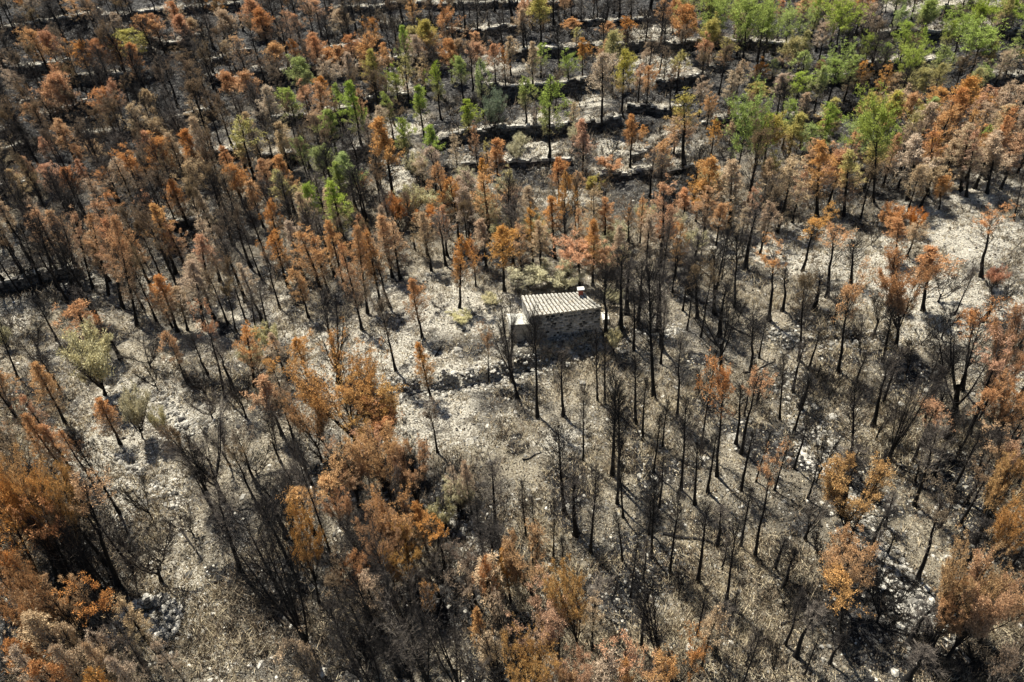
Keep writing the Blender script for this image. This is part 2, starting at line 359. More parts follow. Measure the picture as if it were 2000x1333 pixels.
CHAR_SHADE = [(150,180,330,190,1.0),(60,60,300,90,1.2),(60,540,110,70,.7),(1700,1190,120,80,1.1),(1560,1010,70,60,.6),(540,1170,90,80,.7),(470,1010,70,60,.5),(840,980,140,90,.7),(130,1120,130,120,.9),(60,1290,130,60,.7),(1850,700,70,30,.5),(80,40,230,60,1.1),(1650,210,150,80,.8),(1250,215,60,60,.9),(900,170,120,40,.6),(1450,150,60,60,.8),(50,500,90,100,.5),(200,170,90,60,.5),(350,470,280,80,.55),(250,330,300,90,.35),(200,1130,80,80,.5),
 (870,1190,70,60,.8),(1710,1195,80,50,.9),(1545,1260,60,50,.4),(540,1160,60,60,.5),(1850,1290,120,30,.9),(600,20,500,30,.5),(1350,30,300,30,.4),(660,280,120,60,.5),(1500,250,80,80,.6),(1700,150,250,90,.6),  # the bottom right corner patch paints a shadowed pit and wall dark
 (820,970,100,70,.5),(380,745,30,20,1),(1600,300,60,30,.6),(1930,180,60,30,.5),(640,1270,150,60,.5),(1240,640,120,30,.4),(1560,960,60,40,.4)]
TAN = [(1105,672,90,20,1),(960,890,80,60,1),(1150,950,260,160,.55),(1500,1050,280,200,.6),(1780,1000,250,220,.6),(380,1180,60,110,1),(420,1280,80,60,.8),(1550,1180,80,80,.8),(1060,560,200,50,.8),(800,420,140,60,.7),(1000,470,200,70,.6),  # first patch brightens the hut's shadowed front ground by colour
 (1180,410,200,50,.6),(1300,800,250,90,.5),(1680,620,160,70,.6),(1500,560,200,60,.5),(1750,440,200,50,.7),(500,860,80,60,.4),(250,700,120,50,.4),(420,880,60,60,.6),(120,640,120,40,.5),(950,620,60,40,.7),(1720,760,150,70,.5)]
def field(px, py, L):
    r = np.zeros(px.shape)
    for cx, cy, rx, ry, s in L: r = np.maximum(r, s*np.exp(-.8*(((px-cx)/rx)**2+((py-cy)/ry)**2)))
    return r
V = np.stack([XX.ravel(), YY.ravel(), ZZ.ravel()], 1); px, py, dep = proj(V); ok = dep > 1
px = np.where(ok, px, -9e3); py = np.where(ok, py, -9e3)
A_, C_, T_ = field(px, py, ASH_LIT), field(px, py, CHAR_SHADE), field(px, py, TAN)
pat = fbm(V[:, 0]*.42+30, V[:, 1]*.42, 91, 4); C_ = np.maximum(C_, 1.6*np.clip((pat-.53)/.12, 0, 1)*.62*(1-.85*np.clip(A_*1.2, 0, 1))); A_ = A_*(1-.5*np.clip((fbm(V[:, 0]*.6, V[:, 1]*.9-9, 95, 4)-.50)/.10, 0, 1)); up = np.clip((640-py)/440, 0, 1)*ok; C_ = np.maximum(C_, (.85*up*(.3+1.3*fbm(V[:, 0]*.11, V[:, 1]*.11, 77, 3)))*(1-.9*np.clip(A_*1.3, 0, 1))); out = (~ok) | (px < -200) | (px > 2200) | (py > 1500) | (py < -60)
for P_, h_, _l in WP:  # paints a sunlit strip behind each wall and shade at its foot
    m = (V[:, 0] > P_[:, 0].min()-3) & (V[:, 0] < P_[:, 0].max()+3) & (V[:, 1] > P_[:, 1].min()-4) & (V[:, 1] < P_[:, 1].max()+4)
    x, y = V[m, 0], V[m, 1]; lit_tread = terrace(x, y, P_, 1., 2.6, 1.)
    A_[m] = np.maximum(A_[m], .62*lit_tread); C_[m] = C_[m]*(1-.8*np.clip(lit_tread*1.5, 0, 1)); foot_shade = terrace(x, y, P_[::-1], 1., 2.2, 1.); C_[m] = np.maximum(C_[m], foot_shade)
A_[out] = .25; C_[out] = .3; T_[out] = .3
ny, nx = XX.shape; I = np.arange(ny*nx).reshape(ny, nx)
q = np.stack([I[:-1, :-1], I[:-1, 1:], I[1:, 1:], I[1:, :-1]], -1).reshape(-1, 4)
gm = make_mesh('ground', V, [q], M_GROUND, True, attrs={'ash': ('POINT', A_), 'char_shade': ('POINT', C_), 'tan': ('POINT', T_)})  # ash also carries painted lit strips, the burnt mask painted shade
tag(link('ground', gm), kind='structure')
def burn_of(P):
    a, b, _ = proj(P); A = field(a, b, ASH_LIT); return np.clip(np.maximum(field(a, b, CHAR_SHADE), .8*np.clip((600-b)/450, 0, 1)*(1-A)), 0, 1)
def ground_fields(P):
    a, b, _ = proj(P); return field(a, b, ASH_LIT), field(a, b, CHAR_SHADE), field(a, b, TAN)

# ------------------------------------------------------------------ terrace walls, one thing each
def wall_mesh(P, h, name='dry_stone_wall', seed=0):
    mb = MB(); mt = MB(); seg = np.linalg.norm(np.diff(P, axis=0), axis=1); tot = seg.sum(); cum = np.concatenate([[0], np.cumsum(seg)])
    def pt(s):
        i = min(np.searchsorted(cum, s, side='right')-1, len(seg)-1); i = max(i, 0); f = (s-cum[i])/seg[i]; d = (P[i+1]-P[i])/seg[i]
        return P[i]+(P[i+1]-P[i])*f, d
    rows = max(2, int(h/.2)); rh = (h+.12)/rows
    for r in range(rows):
        s = rng.uniform(-.2, 0)
        while s < tot:
            L = rng.uniform(.25, .6); c, d = pt(min(max(s+L/2, 0), tot)); nrm = np.array([d[1], -d[0]])
            s += L
            g = float(hgt(*(c+nrm*.45)))
            if r == rows-1 and rng.random() < .35: continue
            o = rng.uniform(.02, .09); th = .42
            z0 = g-.1+r*rh; z1 = z0+rh*rng.uniform(.9, 1.12)
            a = c-d*L*.49; b = c+d*L*.49; q = []
            for e in (a, b):
                for k in (o, o-th):
                    for zz in (z0, z1): q.append([*(e+nrm*k), zz])
            q = np.array(q)+rng.uniform(-.025, .025, (8, 3))
            (mt if r == rows-1 else mb).add(q, f4=[[0, 1, 3, 2], [4, 6, 7, 5], [0, 4, 5, 1], [2, 3, 7, 6], [0, 2, 6, 4], [1, 5, 7, 3]])
    return mb.mesh(name, M_WALL), mt.mesh('lit_capstones', M_STONE)  # paler top course stands in for the sunlit edge of the wall
for P, h, lab in WP:
    wm_, cm_ = wall_mesh(P, h); o = link('dry_stone_wall', wm_); link('lit_capstones', cm_, o); tag(o, lab, 'stone wall', 'dry stone terrace walls on the slope')

# ------------------------------------------------------------------ rubble, loose stones, scrub
_t = (1+5**.5)/2
ICO = np.array([[-1,_t,0],[1,_t,0],[-1,-_t,0],[1,-_t,0],[0,-1,_t],[0,1,_t],[0,-1,-_t],[0,1,-_t],[_t,0,-1],[_t,0,1],[-_t,0,-1],[-_t,0,1]])/1.9
ICF = np.array([[0,11,5],[0,5,1],[0,1,7],[0,7,10],[0,10,11],[1,5,9],[5,11,4],[11,10,2],[10,7,6],[7,1,8],[3,9,4],[3,4,2],[3,2,6],[3,6,8],[3,8,9],[4,9,5],[2,4,11],[6,2,10],[8,6,7],[9,8,1]])
def stones(P, size, flat=.6, rough=.28):
    n = len(P); S = np.asarray(size)[:, None, None]; V = ICO[None]*(1+rng.uniform(-rough, rough, (n, 12, 1)))
    V = V*np.stack([rng.uniform(.7, 1.3, n), rng.uniform(.7, 1.2, n), rng.uniform(flat*.7, flat*1.2, n)], 1)[:, None]
    a = rng.uniform(0, 6.28, n); c, s = np.cos(a)[:, None], np.sin(a)[:, None]
    X = V[:, :, 0]*c-V[:, :, 1]*s; Y = V[:, :, 0]*s+V[:, :, 1]*c; V = np.stack([X, Y, V[:, :, 2]], 2)*S*.5+P[:, None]
    f = ICF[None]+np.arange(n)[:, None, None]*12
    return V.reshape(-1, 3), f.reshape(-1, 3)
def along(pl, n, spread):
    a = np.array(pl, float); s = rng.uniform(0, len(a)-1.001, n); i = s.astype(int); f = (s-i)[:, None]
    q = a[i]*(1-f)+a[i+1]*f; P = hit_fn(q[:, 0], q[:, 1], hgt) if n < 400 else None
    W = hit_fn(a[:, 0], a[:, 1], hgt); P = W[i]*(1-f)+W[i+1]*f
    P[:, :2] += rng.normal(0, spread, (n, 2)); P[:, 2] = hgt(P[:, 0], P[:, 1]); return P
RUB = [(BANK,1500,.35,'stone bank'),([(1195,660),(1290,650),(1330,640)],250,.4,''),([(1500,640),(1560,676),(1640,668),(1740,658)],500,.4,''),([(1530,720),(1560,800),(1600,880),(1650,960),(1700,1050),(1740,1110),(1790,1190),(1830,1260)],1900,.75,''),
 ([(870,1015),(930,1060),(975,1110)],420,.5,''),([(310,775),(340,805),(375,840)],260,.3,''),([(235,888),(255,915),(275,930)],160,.25,''),([(300,940),(322,965),(345,990)],200,.25,''),([(290,1200),(325,1215),(318,1250),(290,1290)],500,.35,''),
 ([(1560,880),(1620,930)],250,.5,''),([(880,300),(960,310)],100,1.,''),([(780,150),(800,170)],120,1.2,''),([(760,300),(780,340)],200,1.3,''),([(340,280),(400,275)],250,1.2,''),([(1260,130),(1340,140)],300,1.6,''),([(1180,285),(1240,295)],200,1.2,'')]
PR = []; SR = []
xs = rng.uniform(.9, 7.1, 420); ys = 38.24-.85+.082*(xs-1.44)+rng.normal(0, .2, 420); sz_ = np.clip(rng.lognormal(-1.75, .4, 420), .08, .36)
PR.append(np.stack([xs, ys, hgt(xs, ys)+sz_*.15], 1)); SR.append(sz_)
for pl, n, sp, _ in RUB:
    P = along(pl, n, sp); s = np.clip(rng.lognormal(-1.95, .5, n), .06, .5); P[:, 2] += s*.1; PR.append(P); SR.append(s)
V_, f_ = stones(np.concatenate(PR), np.concatenate(SR)); o = link('rubble', make_mesh('rubble', V_, [f_], M_STONE)); tag(o, 'pale limestone rubble spilled along the old terrace banks and gully', 'rubble', kind='stuff')
# loose stones everywhere, more on the rock patches
def scatter(n, near=0.62):
    """ground points seen by the photo (a margin round it), denser near the viewer"""
    a = rng.uniform(-120, 2120, n); b = 1333+60-(1333+60)*rng.uniform(0, 1, n)**(1/ (1+near*0))
    r = rays(a, b); t = (0-CAM[2])/np.minimum(r[:, 2], -.12); P = CAM+r*t[:, None]
    for _ in range(14):                                    # walk the ray onto the relief
        h = hgt(P[:, 0], P[:, 1]); t = t+(P[:, 2]-h)/-np.minimum(r[:, 2], -.12)*.8; P = CAM+r*t[:, None]
    P[:, 2] = hgt(P[:, 0], P[:, 1]); return P
P = scatter(60000); fa, fc, ft = ground_fields(P); keep = rng.random(len(P)) < .3+.75*fa+.25*ft-.3*fc; P = P[keep]
s = np.clip(rng.lognormal(-2.35, .5, len(P)), .05, .5); V_, f_ = stones(P, s)
o = link('loose_stones', make_mesh('loose_stones', V_, [f_], M_STONE)); tag(o, 'small pale stones strewn over the burnt ground', 'stones', kind='stuff')
P = scatter(170000); n = len(P); TET = np.array([[0, 0, .8], [.9, 0, -.3], [-.5, .8, -.3], [-.4, -.8, -.3]])
V_ = (TET[None]*(1+rng.uniform(-.45, .45, (n, 4, 3))))*np.clip(rng.lognormal(-3.0, .45, n), .025, .16)[:, None, None]; a_ = rng.uniform(0, 6.28, n); ca, sa = np.cos(a_)[:, None], np.sin(a_)[:, None]
V_ = np.stack([V_[..., 0]*ca-V_[..., 1]*sa, V_[..., 0]*sa+V_[..., 1]*ca, V_[..., 2]], 2)+P[:, None]
f_ = (np.array([[0, 1, 2], [0, 2, 3], [0, 3, 1]])[None]+np.arange(n)[:, None, None]*4).reshape(-1, 3)
# scrub: fine burnt twigs and dry grass
def scrub_mat():
    m, t, o = new_mat('scrub'); g = nd(t, 'ShaderNodeNewGeometry'); n = noise(t, g.outputs['Position'], .6, 3, .6)
    r = math_(t, 'ADD', math_(t, 'MULTIPLY', g.outputs['Random Per Island'], .5), math_(t, 'MULTIPLY', n, .7)); r = math_(t, 'SUBTRACT', r, math_(t, 'MULTIPLY', attr(t, 'burn'), .42))
    c = ramp(t, r, [(.22, (.012, .012, .011)), (.42, (.05, .04, .03)), (.55, (.22, .17, .115)), (.75, (.50, .43, .29))]); diffuse_out(t, o, c, .9); return m
M_SCRUB = scrub_mat()
o = link('litter', make_mesh('litter', V_.reshape(-1, 3), [f_], M_SCRUB, attrs={'burn': ('POINT', burn_of(V_.reshape(-1, 3)))})); tag(o, 'gravelly litter of ash, bark chips and needles on the ground', 'litter', kind='stuff')
P = scatter(70000); fa, fc, ft = ground_fields(P); dens = fbm(P[:, 0]*.22, P[:, 1]*.22, 40, 3)
P = P[rng.random(len(P)) < np.clip((dens-.38)*4.5, .06, 1)*(1-.6*np.clip(fa, 0, 1))]; n = len(P); k = 7
PP = np.repeat(P, k, 0)+rng.normal(0, .12, (n*k, 3))*[1, 1, 0]; D = rng.normal(0, .55, (n*k, 3)); D[:, 2] = np.abs(D[:, 2])*.6+.5; D /= np.linalg.norm(D, axis=1)[:, None]
fs = np.repeat(1+1.3*np.clip((P[:, 1]-45)/60, 0, 1), k); V_, f_ = cones(PP, D, rng.uniform(.15, .55, n*k)*np.repeat(rng.uniform(.6, 1.5, n), k)*fs, rng.uniform(.012, .024, n*k)*fs*1.1)
o = link('scrub', make_mesh('scrub', V_, [f_], M_SCRUB, attrs={'burn': ('POINT', burn_of(V_))})); tag(o, 'scorched undergrowth twigs and dry grass covering the burnt ground', 'undergrowth', kind='stuff')

# ------------------------------------------------------------------ tree prototypes
def unit(v): v = np.asarray(v, float); return v/(np.linalg.norm(v)+1e-9)
def tree_parts(seed, H, R, lo, style, leaf=1., dens=1., ucut=.06):
    """returns trunk, branches and crown meshes; z up, height H, crown radius R, crown from lo*H"""
    r = np.random.default_rng(seed); tr = MB(); lean = r.normal(0, .012*H, 2); N = 9
    zs = np.linspace(0, 1, N); bend = r.normal(0, .005*H, (N, 2)).cumsum(0); bend -= bend[-1]*zs[:, None]; bend[0] = 0
    P = np.stack([bend[:, 0]+lean[0]*zs**2, bend[:, 1]+lean[1]*zs**2, zs*H*(.97)], 1)
    r0 = .0145*H+.015; rad = r0*(1-zs)**.85+.012; rad[0] *= 1.5
    def tp(f): x = f*(N-1); i = min(int(x), N-2); return P[i]+(P[i+1]-P[i])*(x-i)
    TP, TD, TL, TR = [], [], [], []; CP = []
    if style == 'vase':                                   # several rising stems from low on the trunk
        tr.tube(P[:4]*[1, 1, 1], rad[:4]*1.15, 7); stems = []
        for j in range(r.integers(7, 11) if leaf else r.integers(4, 7)):
            a = r.uniform(0, 6.28); e = R*r.uniform(.35, .95); top = np.array([math.cos(a)*e, math.sin(a)*e, H*r.uniform(.75, 1.)]); s0 = tp(r.uniform(.12, .34))
            c = s0+(top-s0)*[.65, .65, .38]; ts = np.linspace(0, 1, 7)[:, None]; Q = (1-ts)**2*s0+2*ts*(1-ts)*c+ts**2*top+r.normal(0, .03, (7, 3))*ts
            tr.tube(Q, rad[3]*.62*(1-ts[:, 0])**.9+.010, 5); stems.append(Q)
    else:
        tr.tube(P, rad, 7); stems = [P]
    asym = r.uniform(.1, .45); a0 = r.uniform(0, 6.28); zcut = r.uniform(.42, .58)
    nl = int((64 if style != 'vase' else 100)*dens); bs = MB()
    for j in range(nl):
        f = lo+(1-lo)*((j+.5)/nl)**(.9); u = (f-lo)/(1-lo)
        if style == 'vase':
            Q = stems[r.integers(len(stems))]; x = (.25+.75*r.random())*6; i = min(int(x), 5); b = Q[i]+(Q[i+1]-Q[i])*(x-i); out_ = unit([*(b[:2]+r.normal(0, .3, 2)), 0]); a = math.atan2(out_[1], out_[0])+r.normal(0, .8)
            L = R*r.uniform(.3, .62); el = r.uniform(.5, 1.1); 
        else:
            b = tp(min(f, .985)); a = j*2.4+r.normal(0, .3)
            if style == 'cone': prof = (math.sin(min(1, u*2.6+.35)*math.pi/2))*(1-u**1.35)**.8+.09
            elif style == 'round': prof = math.sqrt(max(0, 1-(2*u-.9)**2*.8))*1.0+.05
            else: prof = (.75+.5*u)*(1-u**2.5)**.7+.06          # slender burnt crown, widest near the top
            L = R*prof*r.uniform(.45, 1.25)*(1+asym*math.cos(a-a0+3*u)); el = r.uniform(.12, .62)+.65*u
            if style == 'slim': el += .15
        d0 = np.array([math.cos(a)*math.cos(el), math.sin(a)*math.cos(el), math.sin(el)]); L = L/max(math.cos(el*.8), .45)
        ts = np.linspace(0, 1, 4)[:, None]; Q = b+d0*L*ts+np.array([0, 0, 1])*.22*L*ts**2+r.normal(0, .035*L, (4, 3))*ts
        bs.tube(Q, np.array([.017, .012, .008, .003])*(1+.10*H*(1-u)*.4), 3)
        nt_ = int((9 if leaf else 10)*(.6+L/R*.6))
        for k in range(nt_):
            s_ = r.uniform(.22, 1); x = s_*3; i = min(int(x), 2); p = Q[i]+(Q[i+1]-Q[i])*(x-i); dd = unit(d0+r.normal(0, .55, 3)+[0, 0, .35]); l = r.uniform(.18, .55)*(.5+.5*(1-s_))*L*.9+.12
            TP.append(p); TD.append(dd); TL.append(l); TR.append(.0065+.004*r.random()); tip = p+dd*l
            if not leaf:
                for _ in range(3): dd2 = unit(dd+r.normal(0, .5, 3)+[0, 0, .25]); q_ = p+dd*l*r.uniform(.3, .9); TP.append(q_); TD.append(dd2); TL.append(l*r.uniform(.35, .7)+.06); TR.append(.0055)
            elif u+r.normal(0, .12) > ucut: CP.append(tip); 
            if leaf and u > ucut and r.random() < .6: CP.append(p+dd*l*.45)
        if leaf and u > ucut*.9: CP.append(Q[-1])
    V, f = cones(TP, TD, np.array(TL), np.array(TR)); bs.add(V, f3=f)
    crown = None
    if leaf and CP:
        CP = np.array(CP); n = len(CP); kk = 13; cs = r.uniform(.11, .27, n)*leaf
        hole = fbm(CP[:, 0]*1.7+CP[:, 2]*.6+seed, CP[:, 1]*1.7-CP[:, 2]*1.3, seed, 2); keep = (hole > (.42 if style != 'cone' else .385)) & (r.random(n) < .88) & ((style != 'vase') | (CP[:, 2] > H*(zcut+r.normal(0, .07, n))) | (H < 3)); CP = CP[keep]; cs = cs[keep]; n = len(CP)
        D = r.normal(size=(n*kk, 3)); D[:, 2] += .45; D /= np.linalg.norm(D, axis=1)[:, None]
        B = np.repeat(CP, kk, 0)+D*np.repeat(cs, kk)[:, None]*r.uniform(.15, .95, (n*kk, 1)); D2 = D+r.normal(0, .45, D.shape); D2 /= np.linalg.norm(D2, axis=1)[:, None]
        V, f = blades(B, D2, r.uniform(.09, .19, n*kk)*leaf, r.uniform(.014, .030, n*kk)*leaf)
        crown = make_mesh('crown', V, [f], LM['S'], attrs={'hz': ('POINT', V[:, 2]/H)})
    return dict(trunk=tr.mesh('trunk', M_BARK, True), branches=bs.mesh('branches', M_TWIG), crown=crown, H=H, R=R)
_c = np.random.default_rng(3)
PROTO = {
 'cone': [tree_parts(100+i, [7, 7, 9.5, 5][i % 4], [1.35, 1.7, 1.35, 1.3][i % 4]*_c.uniform(.85, 1.15), _c.uniform(.1, .36), 'cone', 1., _c.uniform(.65, 1.15), _c.choice([0, .05, .12, .3])) for i in range(12)],
 'round': [tree_parts(200+i, [6.5, 6.5, 9.5, 9][i % 4], [1.9, 2.4, 1.7, 2.4][i % 4], _c.uniform(.38, .58), 'round', 1.05, 1.1) for i in range(6)],
 'oak': [tree_parts(230+i, [5.5, 6.5, 9, 8][i], [2.4, 2.6, 2., 3.][i], .25, 'vase', .9, 2.4) for i in range(4)],
 'wide': [tree_parts(250+i, [6.5, 7, 9, 9.5, 5.5][i], [2., 1.7, 2.1, 2.8, 1.8][i], .35, 'vase', .85, 1.9) for i in range(5)],
 'slim': [tree_parts(300+i, [7.5, 7.5, 7.5, 7.5, 10, 5][i], 1.3, [.3, .4, .5, .35, .45, .3][i], 'slim', 0, [1.4, 1., 1.1, .9, 1.3, 1.][i]) for i in range(6)],
 'pole': [tree_parts(330+i, 7.5, .7, [.35, .5, .6][i], 'slim', 0, .8) for i in range(3)],
 'fan': [tree_parts(360+i, [6.5, 6, 7, 10, 11][i], [1.9, 2, 1.7, 1.8, 2.8][i], .25, 'vase', 0, 1.4) for i in range(5)],
 'sparse': [tree_parts(400+i, [7, 7, 7, 9.5, 5][i], 1.4, [.35, .45, .4, .4, .3][i], 'slim', .85, .9, [.5, .6, .45, .6, .5][i]) for i in range(5)],
 'bush': [tree_parts(500+i, 1.6, 1.0, .1, 'vase', .75, .75) for i in range(4)],
 'dead': [tree_parts(540+i, 1.8, 1.1, .08, 'vase', 0, .5) for i in range(3)],
}
# kind -> (name, prototype family, material key, look, category, group)
KIND = {
 'S': ('scorched_pine', 'cone', 'S', 'rust orange scorched pine', 'pine tree', 'scorched rust brown pines'),
 'R': ('scorched_pine', 'round', 'R', 'round bright red-orange pine', 'pine tree', 'scorched rust brown pines'),
 'W': ('scorched_pine', 'wide', 'O', 'wide amber brown pine', 'pine tree', 'scorched wide pines'),
 'O': ('scorched_pine', 'oak', 'O', 'broad many stemmed amber pine', 'pine tree', 'scorched wide pines'),
 'T': ('faded_pine', 'cone', 'T', 'pinkish tan faded pine', 'pine tree', 'faded tan pines'),
 'Y': ('olive_topped_pine', 'cone', 'Y', 'olive topped brown pine', 'pine tree', 'pines with olive yellow tops'),
 'G': ('green_topped_pine', 'cone', 'G', 'green topped pine', 'pine tree', 'pines still green at the top'),
 'H': ('green_topped_pine', 'round', 'G', 'broad green crowned pine', 'pine tree', 'pines still green at the top'),
 'K': ('blackened_pine', 'sparse', 'K', 'dark blackened thin pine', 'burnt pine', 'blackened thin crowned pines'),
 'M': ('half_burnt_pine', 'sparse', 'S', 'half burnt orange tipped pine', 'burnt pine', 'half burnt pines with a little orange'),
 'B': ('bare_burnt_pine', 'slim', None, 'bare black burnt pine', 'burnt tree', 'bare black burnt pines'),
 'P': ('bare_burnt_pine', 'pole', None, 'thin black pine pole', 'burnt tree', 'bare black burnt pines'),
 'F': ('bare_burnt_tree', 'fan', None, 'forked bare black tree', 'burnt tree', 'bare forked burnt trees'),
 'D': ('dry_bush', 'bush', 'D', 'pale straw coloured bush', 'bush', 'dry straw coloured bushes'),
 'E': ('rusty_bush', 'bush', 'E', 'low rusty brown bush', 'bush', 'low rust brown bushes'),
 'V': ('grey_green_bush', 'bush', 'V', 'grey green bush', 'bush', 'grey green bushes'),
 'X': ('charred_shrub', 'dead', None, 'leafless charred shrub', 'shrub', 'leafless charred shrubs'),
}
